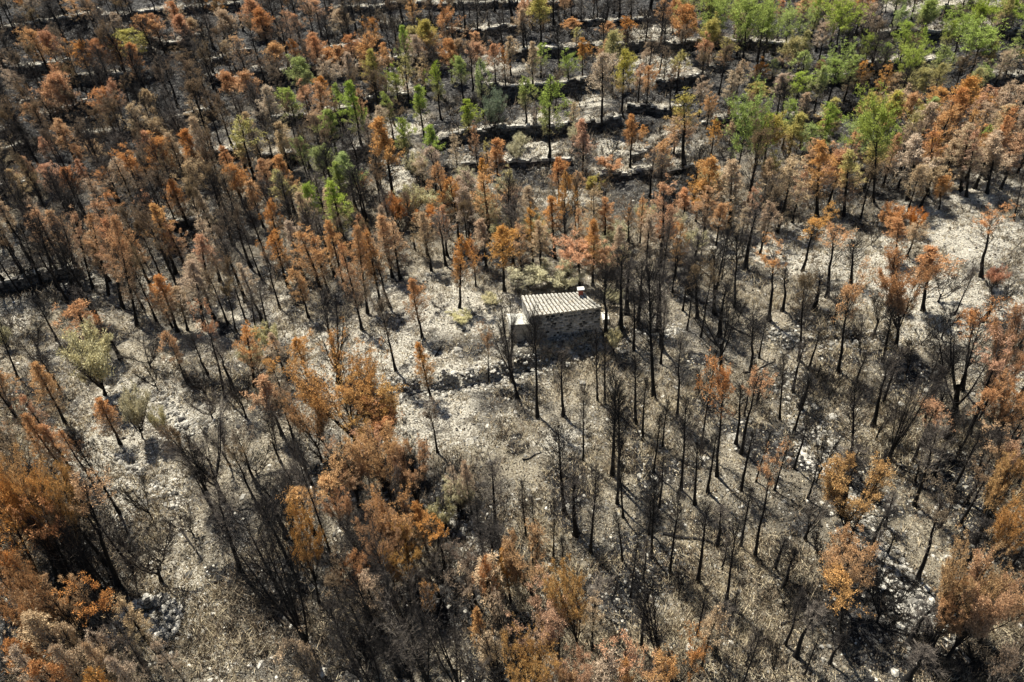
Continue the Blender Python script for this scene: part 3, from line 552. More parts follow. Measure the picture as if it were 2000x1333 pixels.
# ------------------------------------------------------------------ trees seen in the photograph: kind, crown top x y, foot y, crown width [, foot x]
T = """
S 57 60 160 45;S 85 64 150 35;K 25 108 200 40;S 100 115 185 30;S 150 85 165 55;S 182 82 165 45;Y 245 60 140 70;S 275 35 110 45;S 295 27 105 25;S 335 5 90 30;S 347 33 105 40
T 370 40 100 30;S 140 0 52 45;S 168 0 55 30;T 435 22 95 35;S 460 73 150 40;K 350 108 175 42;K 435 92 162 36;S 490 3 78 40;S 478 147 228 42;S 440 143 215 34;T 283 178 232 28
S 103 150 258 50;K 60 205 300 55;S 204 148 253 30;S 192 180 262 46;T 254 205 290 44;T 296 212 275 34;K 368 160 300 58;K 422 190 285 44;Y 456 225 355 50;S 110 235 330 40;S 78 270 338 28
S 140 278 342 24;T 175 276 330 42;S 236 285 395 56;S 306 277 375 44;S 38 308 388 34;S 86 322 405 48;S 123 330 410 34;S 148 310 402 24;S 194 318 400 35;T 366 317 405 50;S 450 325 415 42
S 486 353 445 36;K 404 330 440 55;K 432 345 450 50;S 330 350 445 34;S 205 370 470 40;S 60 402 520 50;S 92 410 525 40;S 180 385 520 45;S 280 372 475 40
S 612 0 72 45;S 572 28 80 30;T 660 20 75 40;K 780 0 50 38;K 800 0 48 34;K 836 0 46 34;S 725 38 100 35;S 610 68 142 38;S 570 78 145 26;S 503 22 100 40;S 532 90 160 50;S 680 70 148 40;S 707 58 180 45
S 640 98 150 42;S 658 92 150 36;S 748 85 160 25;Y 800 58 125 40;Y 828 44 132 48;S 865 0 114 45;S 930 63 122 40;S 928 88 152 40;S 963 88 176 34;S 982 92 172 20;T 893 78 132 25
G 846 111 235 28;G 896 112 200 33;G 933 110 232 30;G 815 168 268 34;G 752 173 276 24;G 680 158 290 42;G 652 163 250 25;G 560 175 270 44;T 515 170 300 42;G 637 216 302 36;T 608 222 282 40
S 625 150 220 28;S 740 235 390 58;G 840 247 330 34;S 925 240 330 22;Y 948 272 352 26;S 968 272 372 44;G 585 270 360 35;G 622 290 372 42;G 671 300 410 46;G 652 318 420 34;S 508 313 400 34
Y 543 335 442 50;G 597 363 462 40;G 645 353 482 50;S 703 342 392 28;S 855 305 462 34;S 882 335 472 42;S 942 330 472 58;Y 993 325 442 40;S 700 418 512 30;S 742 420 542 46
Y 1053 2 85 45;S 1020 0 72 30;S 1118 37 66 34;Y 1125 55 102 28;S 1190 44 78 32;Y 1198 64 182 48;G 1054 87 152 38;G 1108 95 176 34;G 1068 143 312 48;T 1178 108 246 62;Y 1220 100 226 48;T 1264 84 152 28
S 1250 120 200 24;S 1268 130 214 36;S 1298 0 62 30;S 1320 0 66 30;S 1345 15 116 46;H 1402 13 100 60;H 1465 19 157 66;Y 1420 70 152 32;H 1494 20 120 40;S 1236 225 328 34;S 1138 236 353 38;S 1256 243 276 12
Y 1340 175 322 58 1336;S 1388 180 252 28;S 1432 202 246 22;Y 1480 165 222 38;S 1490 112 172 28;S 1398 228 302 26;S 1297 260 368 44;S 1090 310 402 36;S 1126 333 400 26;Y 1155 347 405 28;H 1458 224 385 66
H 1492 232 372 40;S 1186 385 505 40;T 1162 362 500 44;S 1390 310 432 52;S 1368 358 432 40;S 1300 348 520 62 1290;S 1388 358 462 44;T 1430 310 446 50 1424;K 1482 258 435 64;S 1230 400 470 20
G 1505 25 120 40;H 1546 28 132 60;H 1650 19 130 60;T 1615 45 122 42;S 1530 0 60 30;S 1572 0 62 40;K 1656 0 60 38;P 1727 0 63 12;G 1702 70 142 36;G 1736 86 152 30;G 1776 70 112 26;G 1820 6 66 46
H 1886 35 126 48;G 1863 42 122 34;H 1922 68 158 66;G 1978 0 66 50;H 1780 107 192 46;G 1846 85 182 38;T 1757 145 197 42;H 1638 119 212 58;G 1566 142 216 46;G 1516 115 166 30;S 1605 120 160 20
G 1547 195 292 50;S 1685 122 180 30;S 1786 185 272 38;S 1842 175 252 48;S 1898 157 242 46;S 1926 185 222 44;Y 1796 213 332 38;Y 1635 230 266 18;S 1610 235 268 18;H 1715 224 395 64 1706;G 1756 238 332 34
H 1683 264 332 52;S 1606 270 422 50 1595;Y 1662 290 422 50 1648;T 1545 320 455 76;Y 1508 228 332 46;T 1792 265 390 56 1773;S 1828 240 382 46 1812;T 1862 235 372 44 1877;S 1902 240 385 44 1888;T 1942 262 378 44 1928
G 1932 240 330 26;S 1838 345 409 30 1834;S 1988 200 330 40;P 1996 330 430 12 1980;S 1860 195 330 46;S 1880 175 300 40;T 1820 205 330 44;S 1958 250 345 38;S 1975 225 352 34
S 172 405 564 42 182;S 200 408 577 44 212;S 222 425 604 40 240;S 258 420 636 44 268;B 78 430 560 34 110;B 105 440 566 34 142;B 135 420 570 34 160;B 60 440 556 34 80;S 302 396 534 46 343;S 322 430 540 40;S 240 440 560 36
S 390 458 572 46 410;T 372 508 642 58 400;S 305 538 648 46 347;T 342 562 645 36 366;S 144 573 700 58 180;S 184 610 692 24 205;S 322 637 747 30 365;M 402 612 780 42 440;S 478 632 755 56 496;S 12 720 805 36 24
S 64 708 828 44 128;S 190 778 868 40 235;S 36 765 880 40;S 44 808 930 36;S 78 830 920 38;S 110 835 940 36;B 3 615 740 26 35;B 68 590 664 30 110;F 60 640 690 46 75;K 405 536 634 46 447;K 440 560 648 40 462;T 300 560 640 30
S 585 442 594 58 637;S 575 518 621 36 603;S 663 464 645 46 707;S 695 440 612 40 718;S 712 452 604 38;S 765 428 544 48 782;K 730 490 600 44 762;S 897 458 602 42 897;S 918 460 560 26;S 980 446 568 54 985
S 803 543 660 40 825;K 738 590 724 54 773;F 636 590 747 80 662;S 816 668 778 34 842;S 577 664 735 42;M 530 706 775 30;T 528 650 722 30;O 650 718 888 150;O 700 765 905 110;O 590 790 900 70;S 508 738 850 50
B 505 560 655 28 525;B 488 570 650 22 500;M 950 655 746 26 955;F 975 595 745 70 1000;R 1130 486 560 66 1132;B 1183 528 668 62 1183;B 1215 488 637 48 1212;S 1183 470 560 50;B 1288 512 680 46 1292;B 1270 520 777 56 1277
P 1238 560 684 20 1238;B 1358 500 620 40 1362;B 1395 488 612 52 1395;F 1398 560 727 96 1410;B 1442 458 602 38 1436;B 1474 620 725 46 1466;B 1328 655 817 42 1323;B 1240 690 831 38 1242;P 1262 740 861 22 1255
P 1166 640 783 16 1167;P 1180 655 790 18 1181;B 1043 610 815 40 1050;P 1096 690 812 26 1100;B 983 670 778 30 1012;B 1200 735 928 58 1196;B 1208 760 950 40 1209;B 1338 780 958 44 1330;M 1415 735 930 60 1400;M 1478 733 886 54 1447
P 1450 745 867 22 1437;B 1400 690 880 30;B 1500 620 700 30;M 1515 488 627 54 1503;P 1537 520 608 24 1528;K 1570 533 704 56 1560;M 1658 553 727 58 1637;M 1592 426 530 56;M 1628 446 581 54 1615
B 1668 468 554 46 1662;S 1753 424 509 40 1749;T 1796 430 502 38;W 1770 500 677 70 1750;S 1824 478 607 56 1803;B 1742 598 707 40 1724;M 1934 416 542 50 1917;E 1950 536 568 30;M 1905 600 762 60 1880;W 1972 610 780 56 1950
F 1900 630 814 100 1863;M 1958 680 850 60 1892;B 1738 698 832 44 1705;B 1838 715 824 32 1805;B 1660 740 911 52 1663;F 1800 728 900 56 1735;B 1780 760 910 34 1728;W 1990 760 880 60;B 1532 688 820 24 1523;P 1602 640 722 18
W 40 897 1130 84 112;O 95 910 1150 76 140;W 135 918 1120 70 175;M 158 945 1145 70 230;W 5 940 1120 76 70;T 15 1005 1160 70 80;M 64 985 1190 80 105;M 105 1000 1180 66 160;O 15 1140 1290 86;W 86 1150 1280 76;T 50 1200 1350 80
T 130 1200 1340 46 180;T 100 1260 1400 50;M 175 1152 1300 66 283;S 60 1270 1420 56;S 10 1230 1370 44;S 160 1290 1430 40;F 380 828 981 130 437;F 470 985 1290 130 615;B 420 960 1120 56 470;F 345 860 1000 60
O 668 885 990 66;W 730 848 990 80;W 790 875 1000 60;W 655 962 1062 46;O 770 970 1100 84;S 812 980 1085 40;O 735 1025 1150 70;W 775 1055 1170 56;W 680 1090 1190 46;S 828 1138 1215 32;W 585 1008 1178 56 623
M 850 1022 1110 44;B 572 870 1130 36 662;S 938 1078 1221 36 965;S 985 1068 1180 36;T 968 1150 1270 36;S 930 1188 1290 34;B 960 900 1051 46 970;T 905 900 1010 24;F 720 1150 1320 90;F 790 1170 1350 100;F 860 1190 1370 90
B 640 1180 1310 50;F 910 1230 1380 80;F 960 1250 1390 70;B 690 1120 1260 40;F 590 1240 1400 70;F 700 1240 1410 90
B 1093 840 1001 54 1102;B 1165 918 1082 46 1153;B 1080 982 1090 28 1080;B 1278 930 1086 44 1272;B 1330 965 1119 42 1308;P 1366 862 985 26 1357;P 1212 905 1010 20 1217;B 1382 985 1136 44 1363;B 1440 1020 1172 36 1419
P 1442 1150 1241 20 1418;P 1466 950 1068 22 1446;M 1512 895 1087 46 1475;P 1203 995 1095 20 1216;P 1246 1060 1166 18 1232;P 1384 1145 1242 20 1362;F 1285 1125 1312 110 1283;W 1022 1058 1182 72 1040;W 1100 1112 1285 74 1133
O 1040 1178 1320 92;O 1038 1280 1420 80;W 1090 1310 1440 50;T 1180 1268 1400 66;S 1220 1290 1420 40;T 1160 1160 1270 30;P 1490 1230 1345 16 1448;P 1018 940 1050 16 1028;P 1040 970 1060 14;B 1140 760 900 26
W 1672 912 1052 88 1645;W 1665 1052 1190 84 1650;M 1632 1120 1266 70 1645;B 1834 828 988 44 1787;B 1812 830 941 24 1788;B 1864 818 930 30 1825;B 1932 828 932 36 1908;B 1962 832 985 32 1925;M 1832 795 900 58
K 1845 968 1133 76 1793;B 1894 1055 1158 30 1848;P 1746 955 1027 22 1728;P 1752 1040 1085 18 1733;P 1602 1235 1321 16 1570;O 1912 1105 1260 84;W 1962 1122 1290 80;O 1885 1165 1270 44;W 1995 900 1060 60;W 1998 1000 1130 56
S 1100 330 478 30;S 1080 382 505 40;S 1035 400 520 40;S 1010 430 545 36;T 1055 430 545 40;S 1130 400 520 34;S 1160 430 560 40;T 1210 440 560 36;S 860 400 500 34;T 905 370 480 40;T 820 410 505 36;S 640 430 560 40;S 525 440 560 40
T 560 430 540 40;S 610 455 570 36;S 1330 430 540 34;T 1270 420 530 36;S 1255 380 480 30;S 1410 400 480 34;T 1460 400 480 30;S 1340 370 450 36;S 1310 400 500 30
V 965 205 262 46;D 180 690 772 90 205;D 268 788 856 46 278;D 305 815 860 30;X 385 735 776 50;X 275 680 720 60;X 310 1050 1136 100 315;X 355 1005 1045 50;X 265 960 1012 40;X 1745 1150 1215 80;E 1745 415 450 40;E 1790 425 458 30
E 1190 318 338 40;D 1080 525 556 70;D 1030 540 562 60;D 1110 540 565 50;X 1455 470 500 40;X 1325 500 520 40;D 1200 575 600 30;E 830 420 450 40;D 800 385 430 50;D 860 385 420 50;E 770 400 450 40;D 940 390 430 40;E 1300 450 490 36
X 1850 545 590 60;X 1960 560 600 50;X 1710 450 480 30;X 1690 640 680 40;D 490 690 730 40;X 650 870 930 60;D 895 960 1000 50;D 860 1000 1035 40;T 880 905 1000 20;X 1040 650 690 40;X 985 640 690 30;D 1200 660 690 30;X 1090 680 705 40
"""
REC = []
for line in T.strip().split('\n'):
    for e in line.split(';'):
        p = e.split()
        if len(p) >= 5: REC.append((p[0], *[float(v) for v in p[1:5]], float(p[5]) if len(p) > 5 else None))
def foot_x(tx, ty, by): return tx+(NADX-tx)*(by-ty)/(NADY-ty)
feet = [(r[5] if r[5] is not None else foot_x(r[1], r[2], r[3]), r[3]) for r in REC]
# the rest of the forest, region by region: x0 y0 x1 y1 (of the feet), how many, kinds, height px, width px, spacing
FILL = [
 (-20,60,480,330,34,'KBKB',(80,110),(26,42),24),(-20,330,330,560,22,'KBKBT',(100,140),(28,44),26),(1300,30,2010,230,9,'GYG',(75,100),(30,44),34),(1480,260,1760,400,5,'GYH',(95,125),(40,56),34),(600,140,1100,330,8,'GY',(85,110),(28,40),36),
 (-20,20,520,140,32,'KBBKST',(55,75),(22,36),24),(-20,140,320,300,28,'KKBBST',(75,105),(26,42),28),(320,140,520,320,13,'KTBSB',(80,105),(28,40),28),(-20,300,500,440,32,'KBSTKB',(90,120),(30,46),30),
 (-20,440,180,600,14,'KBBBK',(110,150),(26,40),26),(180,470,560,640,24,'KBKBBT',(110,140),(30,44),30),(500,20,1300,60,44,'BBBPKS',(55,75),(18,32),22),(500,60,900,200,28,'STKBKB',(70,95),(26,38),28),(900,60,1300,180,18,'SKTBPB',(65,90),(20,32),30),
 (500,200,800,330,17,'STKBK',(80,105),(26,38),30),(800,330,1000,470,9,'TDSE',(70,110),(26,38),28),(500,330,760,560,24,'KKTSBB',(95,125),(30,44),30),(760,440,1240,540,22,'TSKBD',(90,120),(30,46),28),
 (1240,380,1500,500,13,'TSKBD',(80,115),(28,44),30),(1240,60,1500,230,18,'KSTKBY',(75,100),(26,36),28),(1500,60,1800,330,34,'KKTSYGB',(75,100),(28,42),30),(1800,90,2010,240,12,'KTGYHB',(70,95),(28,42),30),
 (1780,250,2010,380,20,'SSTST',(95,120),(34,48),24),(1500,330,1800,440,11,'STDSK',(90,120),(34,50),30),(1300,0,2010,50,18,'KSYBT',(50,70),(22,36),24),(1000,200,1480,340,12,'KXDTE',(50,80),(18,30),36),
 (0,640,560,800,13,'BXFPD',(60,95),(26,44),34),(0,860,150,1250,18,'WSTKM',(110,160),(44,64),34),(150,1000,260,1200,10,'KBBK',(130,170),(34,46),28),(540,880,860,1150,20,'FBKXOM',(80,130),(44,70),38),(620,1100,1000,1360,22,'FBXTK',(80,140),(44,80),34),
 (850,560,1000,640,4,'XD',(25,40),(24,34),30),(1200,520,1500,720,16,'BPXBK',(90,130),(22,40),32),(1180,760,1560,1000,16,'PPPX',(90,130),(14,26),34),(1450,560,2000,800,20,'BXFP',(50,110),(24,44),36),(1560,820,1990,1150,24,'PPXBF',(60,110),(18,44),36),
 (900,1040,1560,1330,22,'PPXB',(60,110),(16,40),40),(1500,1120,1900,1330,12,'XP',(50,80),(20,50),40),(380,780,560,1000,8,'XBFK',(60,120),(30,60),36),(1900,640,2010,900,8,'MWKF',(110,140),(44,60),34),(1850,880,2010,1060,7,'MKBM',(110,140),(34,60),34),
 (980,1300,1400,1440,9,'TFWXM',(100,130),(44,70),36),(1800,1200,2010,1400,7,'XFWK',(90,120),(44,60),36),(160,1250,420,1420,9,'BFXT',(110,150),(34,60),36),
]
fr = random.Random(11)
for x0, y0, x1, y1, n, kinds, hh, ww, sp in FILL:
    got = tries = 0
    while got < n and tries < n*30:
        tries += 1; bx, by = fr.uniform(x0, x1), fr.uniform(y0, y1)
        if 990 < bx < 1215 and 575 < by < 720: continue
        if any(((bx-a)**2+((by-b)*1.5)**2) < sp*sp for a, b in feet): continue
        k = fr.choice(kinds); h = fr.uniform(*hh); wd = fr.uniform(*ww)
        if k in 'XDEV': h = min(h*.4, 46); wd = wd*1.1
        ty = by-h; tx = bx-(NADX-bx)*h/(NADY-by)+fr.uniform(-5, 5)
        REC.append((k, tx, ty, by, wd, bx)); feet.append((bx, by)); got += 1

seenp = {}; INST = []
def copy_thing(kind, i, asp):
    name, fam, mk, look, cat, grp = KIND[kind]; ps = PROTO[fam]; best = sorted(ps, key=lambda q: abs(math.log(asp/(q['H']/q['R'])))); p = best[i % max(2, min(4, len(ps)//2))]
    root = bpy.data.objects.new(name, None); root.empty_display_size = .3; COL.objects.link(root)
    for part in ('trunk', 'branches', 'crown'):
        me = p[part]
        if me is None or (part == 'crown' and mk is None): continue
        nm = {'trunk': 'stem' if fam in ('bush', 'dead') else 'trunk', 'branches': 'branches', 'crown': 'foliage' if fam == 'bush' else 'crown'}[part]
        c = bpy.data.objects.new(nm, me); COL.objects.link(c); c.parent = root
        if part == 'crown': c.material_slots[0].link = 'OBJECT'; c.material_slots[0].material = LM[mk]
    return root, p, look, cat, grp
B = hit_fn([foot_x(r[1], r[2], r[3]) if r[5] is None else r[5] for r in REC], [r[3] for r in REC], hgt)
VR = random.Random(5)
for n_, (r, P) in enumerate(zip(REC, B)):
    kind, tx, ty, by, wd, bx = r
    hs = np.arange(.3, 16, .05); X, Y, Dp = proj(P+np.outer(hs, [0, 0, 1])); i = int(np.argmin(np.abs(Y-ty))); h = hs[i]
    Rr = wd/2*Dp[i]/F; sh = (tx-X[i])*Dp[i]/F; sh = max(-.22*h, min(.22*h, sh))
    root, p, look, cat, grp = copy_thing(kind, VR.randrange(97), h/max(Rr, .2))
    root.location = (P[0], P[1], P[2]-.05)
    up_ = Vector((sh, 0, h))
    q = Vector((0, 0, 1)).rotation_difference(up_.normalized()); root.rotation_mode = 'QUATERNION'
    root.rotation_quaternion = q @ Euler((0, 0, VR.uniform(0, 6.28))).to_quaternion()
    sx = max(.35, min(2.6, Rr/p['R']*(1.5 if kind in 'BP' else 1.3 if kind in 'SRTYGHM' else 1.15))); root.scale = (sx*VR.uniform(.92, 1.1), sx*VR.uniform(.92, 1.1), h/p['H'])
    tag(root, None, cat, grp); INST.append((root, kind, look, B[n_]))
# labels: where each one stands, by landmark and rank among its kind there
ROWS = [(120, 'along the top edge'), (250, 'on upper terraces'), (400, 'on middle terraces'), (560, 'above hut level'), (740, 'level with the hut'), (960, 'below hut level'), (1150, 'in the lower part'), (9999, 'by the bottom edge')]
COLS = [(150, 'far left'), (330, 'left'), (530, 'left centre'), (750, 'inner left'), (930, 'just left of middle'), (1120, 'middle'), (1300, 'just right of middle'), (1480, 'inner right'), (1660, 'right centre'), (1840, 'right'), (9999, 'far right')]
ORD = ['leftmost', 'second from left', 'third from left', 'fourth from left', 'fifth from left', 'sixth from left', 'seventh from left', 'eighth from left', 'ninth from left', 'tenth from left', 'eleventh from left', 'twelfth from left']
cells = {}
for it in INST:
    X, Y, _ = proj(it[3]); a = next(t for l, t in ROWS if Y[0] < l); b = next(t for l, t in COLS if X[0] < l)
    cells.setdefault((it[2], a, b), []).append((X[0], it[0]))
for (look, a, b), L in cells.items():
    L.sort(key=lambda e: e[0])
    for i, (_, o) in enumerate(L):
        o['label'] = f'{look} {a}, {b}' + (f', {ORD[min(i, 11)]}' if len(L) > 1 else '')
print('TREES', len(INST), {k: sum(1 for i in INST if i[1] == k) for k in KIND})

# ------------------------------------------------------------------ the stone hut
def simple(name, col, rough=.9, sc=6, var=.5, bump=.4):
    m, t, o = new_mat(name); g = nd(t, 'ShaderNodeNewGeometry').outputs['Position']; n = noise(t, g, sc, 6, .7)
    c = ramp(t, n, [(.3, tuple(x*(1-var) for x in col)), (.5, col), (.7, tuple(min(.85, x*(1+var*.4)) for x in col))]); diffuse_out(t, o, c, rough, n, bump, .04); return m
def tile_mat():
    m, t, o = new_mat('old_roof_tiles'); g = nd(t, 'ShaderNodeNewGeometry').outputs['Position']; n = noise(t, g, 2.2, 6, .75); n2 = noise(t, g, 11, 4, .7)
    c = ramp(t, n2, [(.36, (.10, .09, .07)), (.45, (.28, .262, .215)), (.60, (.48, .46, .395))])
    c = mixc(t, ramp(t, n, [(.56, (0, 0, 0)), (.70, (.7, .7, .7))]), c, (.40, .30, .19)); diffuse_out(t, o, c, .9, n2, .5, .03); return m
M_TILE = tile_mat(); M_DIRT_SHADE = simple('dirt_shade_channel', (.09, .075, .055), sc=12); M_PLAST = simple('old_plaster', (.46, .44, .38), sc=9, var=.7); M_CONC = simple('grey_concrete', (.36, .35, .30), sc=7, var=.65)  # channel dirt is darkened to stand in for shadow between tile rows
M_MORT = simple('wall_mortar', (.34, .32, .27)); M_BRICK = simple('red_brick', (.34, .10, .06), sc=14); M_HSTONE = stone_mat('hut_stone', (.42, .39, .33), (.68, .64, .56), 7, .5)
M_DARKW = simple('weathered_boards', (.36, .34, .29), sc=3)
z0 = float(np.median(hgt(np.array([1.4, 6.3, 4.]), np.array([38.3, 38.7, 39.5]))))
def onz(px, py, z): r = rays(px, py)[0]; t = (z-CAM[2])/r[2]; return CAM+r*t
fl, frr = onz(1040, 671, z0), onz(1172, 654, z0); HF, HB = 2.38, 2.72
bl, br = onz(1019, 581, z0+HB), onz(1136, 574, z0+HB)
hut = link('stone_hut', None, loc=(*((fl+frr)/2)[:2], z0)); tag(hut, 'small stone hut with a pale tiled single slope roof in the clearing', 'hut')
O = np.array(hut.location)
bl2 = np.array([bl[0], bl[1], z0]); br2 = np.array([br[0], br[1], z0])
def wall_q(name, a, b, ha, hb, th_dir, th, mat):
    mb = MB(); n = 24; a, b = a-O, b-O; V = []
    for i in range(n+1):
        f = i/n; p = a+(b-a)*f; h = ha+(hb-ha)*f
        for k in range(9):
            z = -.4+(h+.4)*k/8; o = rng.uniform(-.015, .015); V.append([p[0]-th_dir[0]*o, p[1]-th_dir[1]*o, z])
    m = len(V); V += [[v[0]+th_dir[0]*th, v[1]+th_dir[1]*th, v[2]] for v in V]
    f4 = []
    for i in range(n):
        for k in range(8): q = i*9+k; f4 += [[q, q+9, q+10, q+1], [m+q, m+q+1, m+q+10, m+q+9]]
        f4 += [[i*9+8, (i+1)*9+8, m+(i+1)*9+8, m+i*9+8]]
    for i in (0, n):
        for k in range(8): q = i*9+k; f4.append([q, q+1, m+q+1, m+q])
    mb.add(V, f4=f4); return link(name, mb.mesh(name, mat), hut)
fd = unit(frr-fl); inn = np.array([-fd[1], fd[0], 0]); sdv = unit(bl2-fl)
wf = wall_q('front_wall', fl, frr, HF, HF, inn, .38, M_MORT)
cut = fd*.39
wall_q('side_wall', fl+sdv*.385, bl2, HF+.06, HB-.02, fd, .36, M_PLAST)
wall_q('side_wall', frr+unit(br2-frr)*.385-fd*.36, br2-fd*.36, HF+.06, HB-.02, fd, .36, M_PLAST)
wall_q('back_wall', bl2+fd*.37-inn*.3, br2-fd*.37-inn*.3, HB-.03, HB-.03, inn, .3, M_MORT)
# stones bedded in the front wall
mb = MB(); Lw = np.linalg.norm(frr-fl); z = -.15
while z < HF-.28:
    rh = rng.uniform(.12, .21); s = rng.uniform(.0, .12)
    while s < Lw-.12:
        L = min(rng.uniform(.14, .46), Lw-s-.01); 
        if L > .09 and rng.random() < .93:
            c = fl-O+fd*(s+L/2); V = []
            for sx_, sy_, sz_ in [(-1,0,-1),(1,0,-1),(1,0,1),(-1,0,1),(-.75,1,-.7),(.75,1,-.7),(.75,1,.7),(-.75,1,.7)]:
                p = c+fd*sx_*L*.47*rng.uniform(.8, 1)-inn*(sy_*rng.uniform(.03, .10)-.02); V.append([p[0], p[1], z+rh/2+sz_*rh*.46*rng.uniform(.75, 1)])
            mb.add(V, f4=[[0,1,5,4],[1,2,6,5],[2,3,7,6],[3,0,4,7],[4,5,6,7]])
        s += L+rng.uniform(.0, .03)
    z += rh
link('wall_stones', mb.mesh('wall_stones', M_HSTONE), wf)
mb = MB(); mb.box((0, 0, 0), (1, 1, 1)); V = mb.v[0]; ew = []
for v in V: p = fl-O+fd*(-.02+v[0]*.17)-inn*(.06-v[1]*.2); ew.append([p[0], p[1], -.3+v[2]*(HF+.28)])
mb.v[0] = np.array(ew); link('corner_quoin', mb.mesh('corner_quoin', M_PLAST), hut)
# tiled roof: rows of half-round tiles running down the slope
e0 = fl-inn*.16-fd*.10+[0, 0, HF+.02]-O; e1 = frr-inn*.16+fd*.06+[0, 0, HF+.02]-O
r0_ = bl+[0, 0, .06]-O-fd*.06; r1_ = br+[0, 0, .06]-O+fd*.06
NR, NS = 17, 8; sub = 8; V = []; nrm = unit(np.cross(e1-e0, r0_-e0)); W_ = NR*sub+1
rowj = rng.uniform(-.012, .014, (NR+1, NS+1)); slip = rng.normal(0, .008, (NR+1, NS+1)); sag = lambda g, f: -.06*math.sin(g*math.pi)*math.sin(f*math.pi)
for j in range(NS*2):
    c_ = j//2; f = (c_+(j % 2)*.999)/NS; lift = (.012 if j % 2 == 0 else .0)
    for i in range(W_):
        g_ = i/(W_-1); ph = (i % sub)/sub; a = e0+(e1-e0)*g_; b = r0_+(r1_-r0_)*g_
        V.append(a+(b-a)*(f-(.015 if j % 2 == 0 else 0)+(slip[min(i//sub, NR), c_] if 0 < j < NS*2-1 else 0))+(e1-e0)*(.003*math.sin(c_*2.1+g_*9))+nrm*(sag(g_, f)+.02+.12*abs(math.sin(ph*math.pi))**.8+lift*abs(math.sin(ph*math.pi))+rowj[min(i//sub, NR), c_]))
nj = NS*2; f4 = [[j*W_+i, j*W_+i+1, (j+1)*W_+i+1, (j+1)*W_+i] for j in range(nj-1) for i in range(W_-1)]; m = len(V)
base = [[*(np.array(v)-nrm*.0)] for v in V[:W_]]
V += [list(e0-nrm*.06), list(e1-nrm*.06), list(r1_-nrm*.06), list(r0_-nrm*.06)]
rm = [1 if (i % sub in (0, 7)) else 0 for j in range(nj-1) for i in range(W_-1)]; f4.append([m, m+3, m+2, m+1]); MBr = MB(); MBr.add(V, f4=f4)
# closing edges
for i in range(W_-1): MBr.add([V[i], V[i+1], e0+(e1-e0)*(i+1)/(W_-1)-nrm*.06, e0+(e1-e0)*i/(W_-1)-nrm*.06], f4=[[0, 3, 2, 1]])
for q in (0, W_-1): MBr.add([V[q], V[(nj-1)*W_+q], (r0_ if q == 0 else r1_)-nrm*.06, (e0 if q == 0 else e1)-nrm*.06], f4=[[0, 1, 2, 3]])
MBr.add([V[(nj-1)*W_], V[nj*W_-1], r1_-nrm*.06, r0_-nrm*.06], f4=[[0, 1, 2, 3]])
rme = MBr.mesh('roof', M_TILE); rme.materials.append(M_DIRT_SHADE); rme.polygons.foreach_set('material_index', np.array(rm+[0]*(len(rme.polygons)-len(rm)), np.int32)); roof = link('roof', rme, hut)
# chimney at the back right corner
cp = r1_+unit(r0_-r1_)*.28+unit(e1-r1_)*.22; mb = MB(); cs_ = .15
mb.box((cp[0]-cs_, cp[1]-cs_, cp[2]-.25), (cp[0]+cs_, cp[1]+cs_, cp[2]+.42), .006); ch = link('chimney', mb.mesh('chimney', M_BRICK), hut)
mb = MB(); mb.box((cp[0]-.24, cp[1]-.2, cp[2]+.47), (cp[0]+.24, cp[1]+.2, cp[2]+.54), .01)
for a_ in (-.12, .12): mb.box((cp[0]+a_-.03, cp[1]-.1, cp[2]+.42), (cp[0]+a_+.03, cp[1]+.1, cp[2]+.47))
link('chimney_cap', mb.mesh('chimney_cap', M_PLAST), ch)
# concrete cistern against the left side
ha = 1.42; A = [onz(999, 668, z0), onz(1037, 671, z0), None, None]
A0 = A[0]; A1 = fl-fd*.03; A3 = onz(991, 613, z0+ha)*[1, 1, 0]+[0, 0, z0]; A1 = onz(1037, 632, z0+ha)*[1, 1, 0]+[0, 0, z0]; A0 = onz(998, 634, z0+ha)*[1, 1, 0]+[0, 0, z0]; A2 = onz(1029, 612, z0+ha)*[1, 1, 0]+[0, 0, z0]
cis = link('concrete_cistern', None, loc=tuple(A0)); tag(cis, 'low flat topped concrete cistern built against the left side of the hut', 'cistern'); Oc = A0
def prism(q, zb, zt): 
    V = [[*(p-Oc)[:2], zb] for p in q]+[[*(p-Oc)[:2], zt] for p in q]; return V
mb = MB(); mb.add(prism([A0, A1, A2, A3], -.4, ha-.1), f4=[[0,1,5,4],[1,2,6,5],[2,3,7,6],[3,0,4,7],[4,5,6,7]]); link('tank_wall', mb.mesh('tank_wall', M_PLAST), cis)
ef, es = unit(A1-A0), unit(A3-A0); mb = MB(); q = [A0-ef*.05-es*.06, A1-es*.06, A2, A3-ef*.05]
mb.add(prism(q, ha-.1, ha), f4=[[0,1,5,4],[1,2,6,5],[2,3,7,6],[3,0,4,7],[4,5,6,7],[0,3,2,1]]); link('lid_slab', mb.mesh('lid_slab', M_CONC), cis)
mb = MB(); nB_ = 9; Lf = np.linalg.norm(A1-A0)-.2
for i in range(nB_):
    a = A0+ef*(.1+Lf*i/nB_+.008); b = A0+ef*(.1+Lf*(i+1)/nB_-.008); o_ = es*(.03+rng.uniform(0, .012))
    mb.add(prism([a-o_, b-o_, b+es*.02, a+es*.02], -.2, ha-.13), f4=[[0,1,5,4],[1,2,6,5],[2,3,7,6],[3,0,4,7],[4,5,6,7]])
link('board_panel', mb.mesh('board_panel', M_DARKW), cis)
# pale block bench at the right side of the hut
s0_ = onz(1178, 632, z0); mb = MB(); mb.box((-.05, -.1, -.3), (.42, .75, .42), .01); o = link('stone_bench', mb.mesh('stone_bench', M_PLAST), loc=tuple(s0_)); tag(o, 'small whitewashed block seat by the right end of the hut', 'bench')
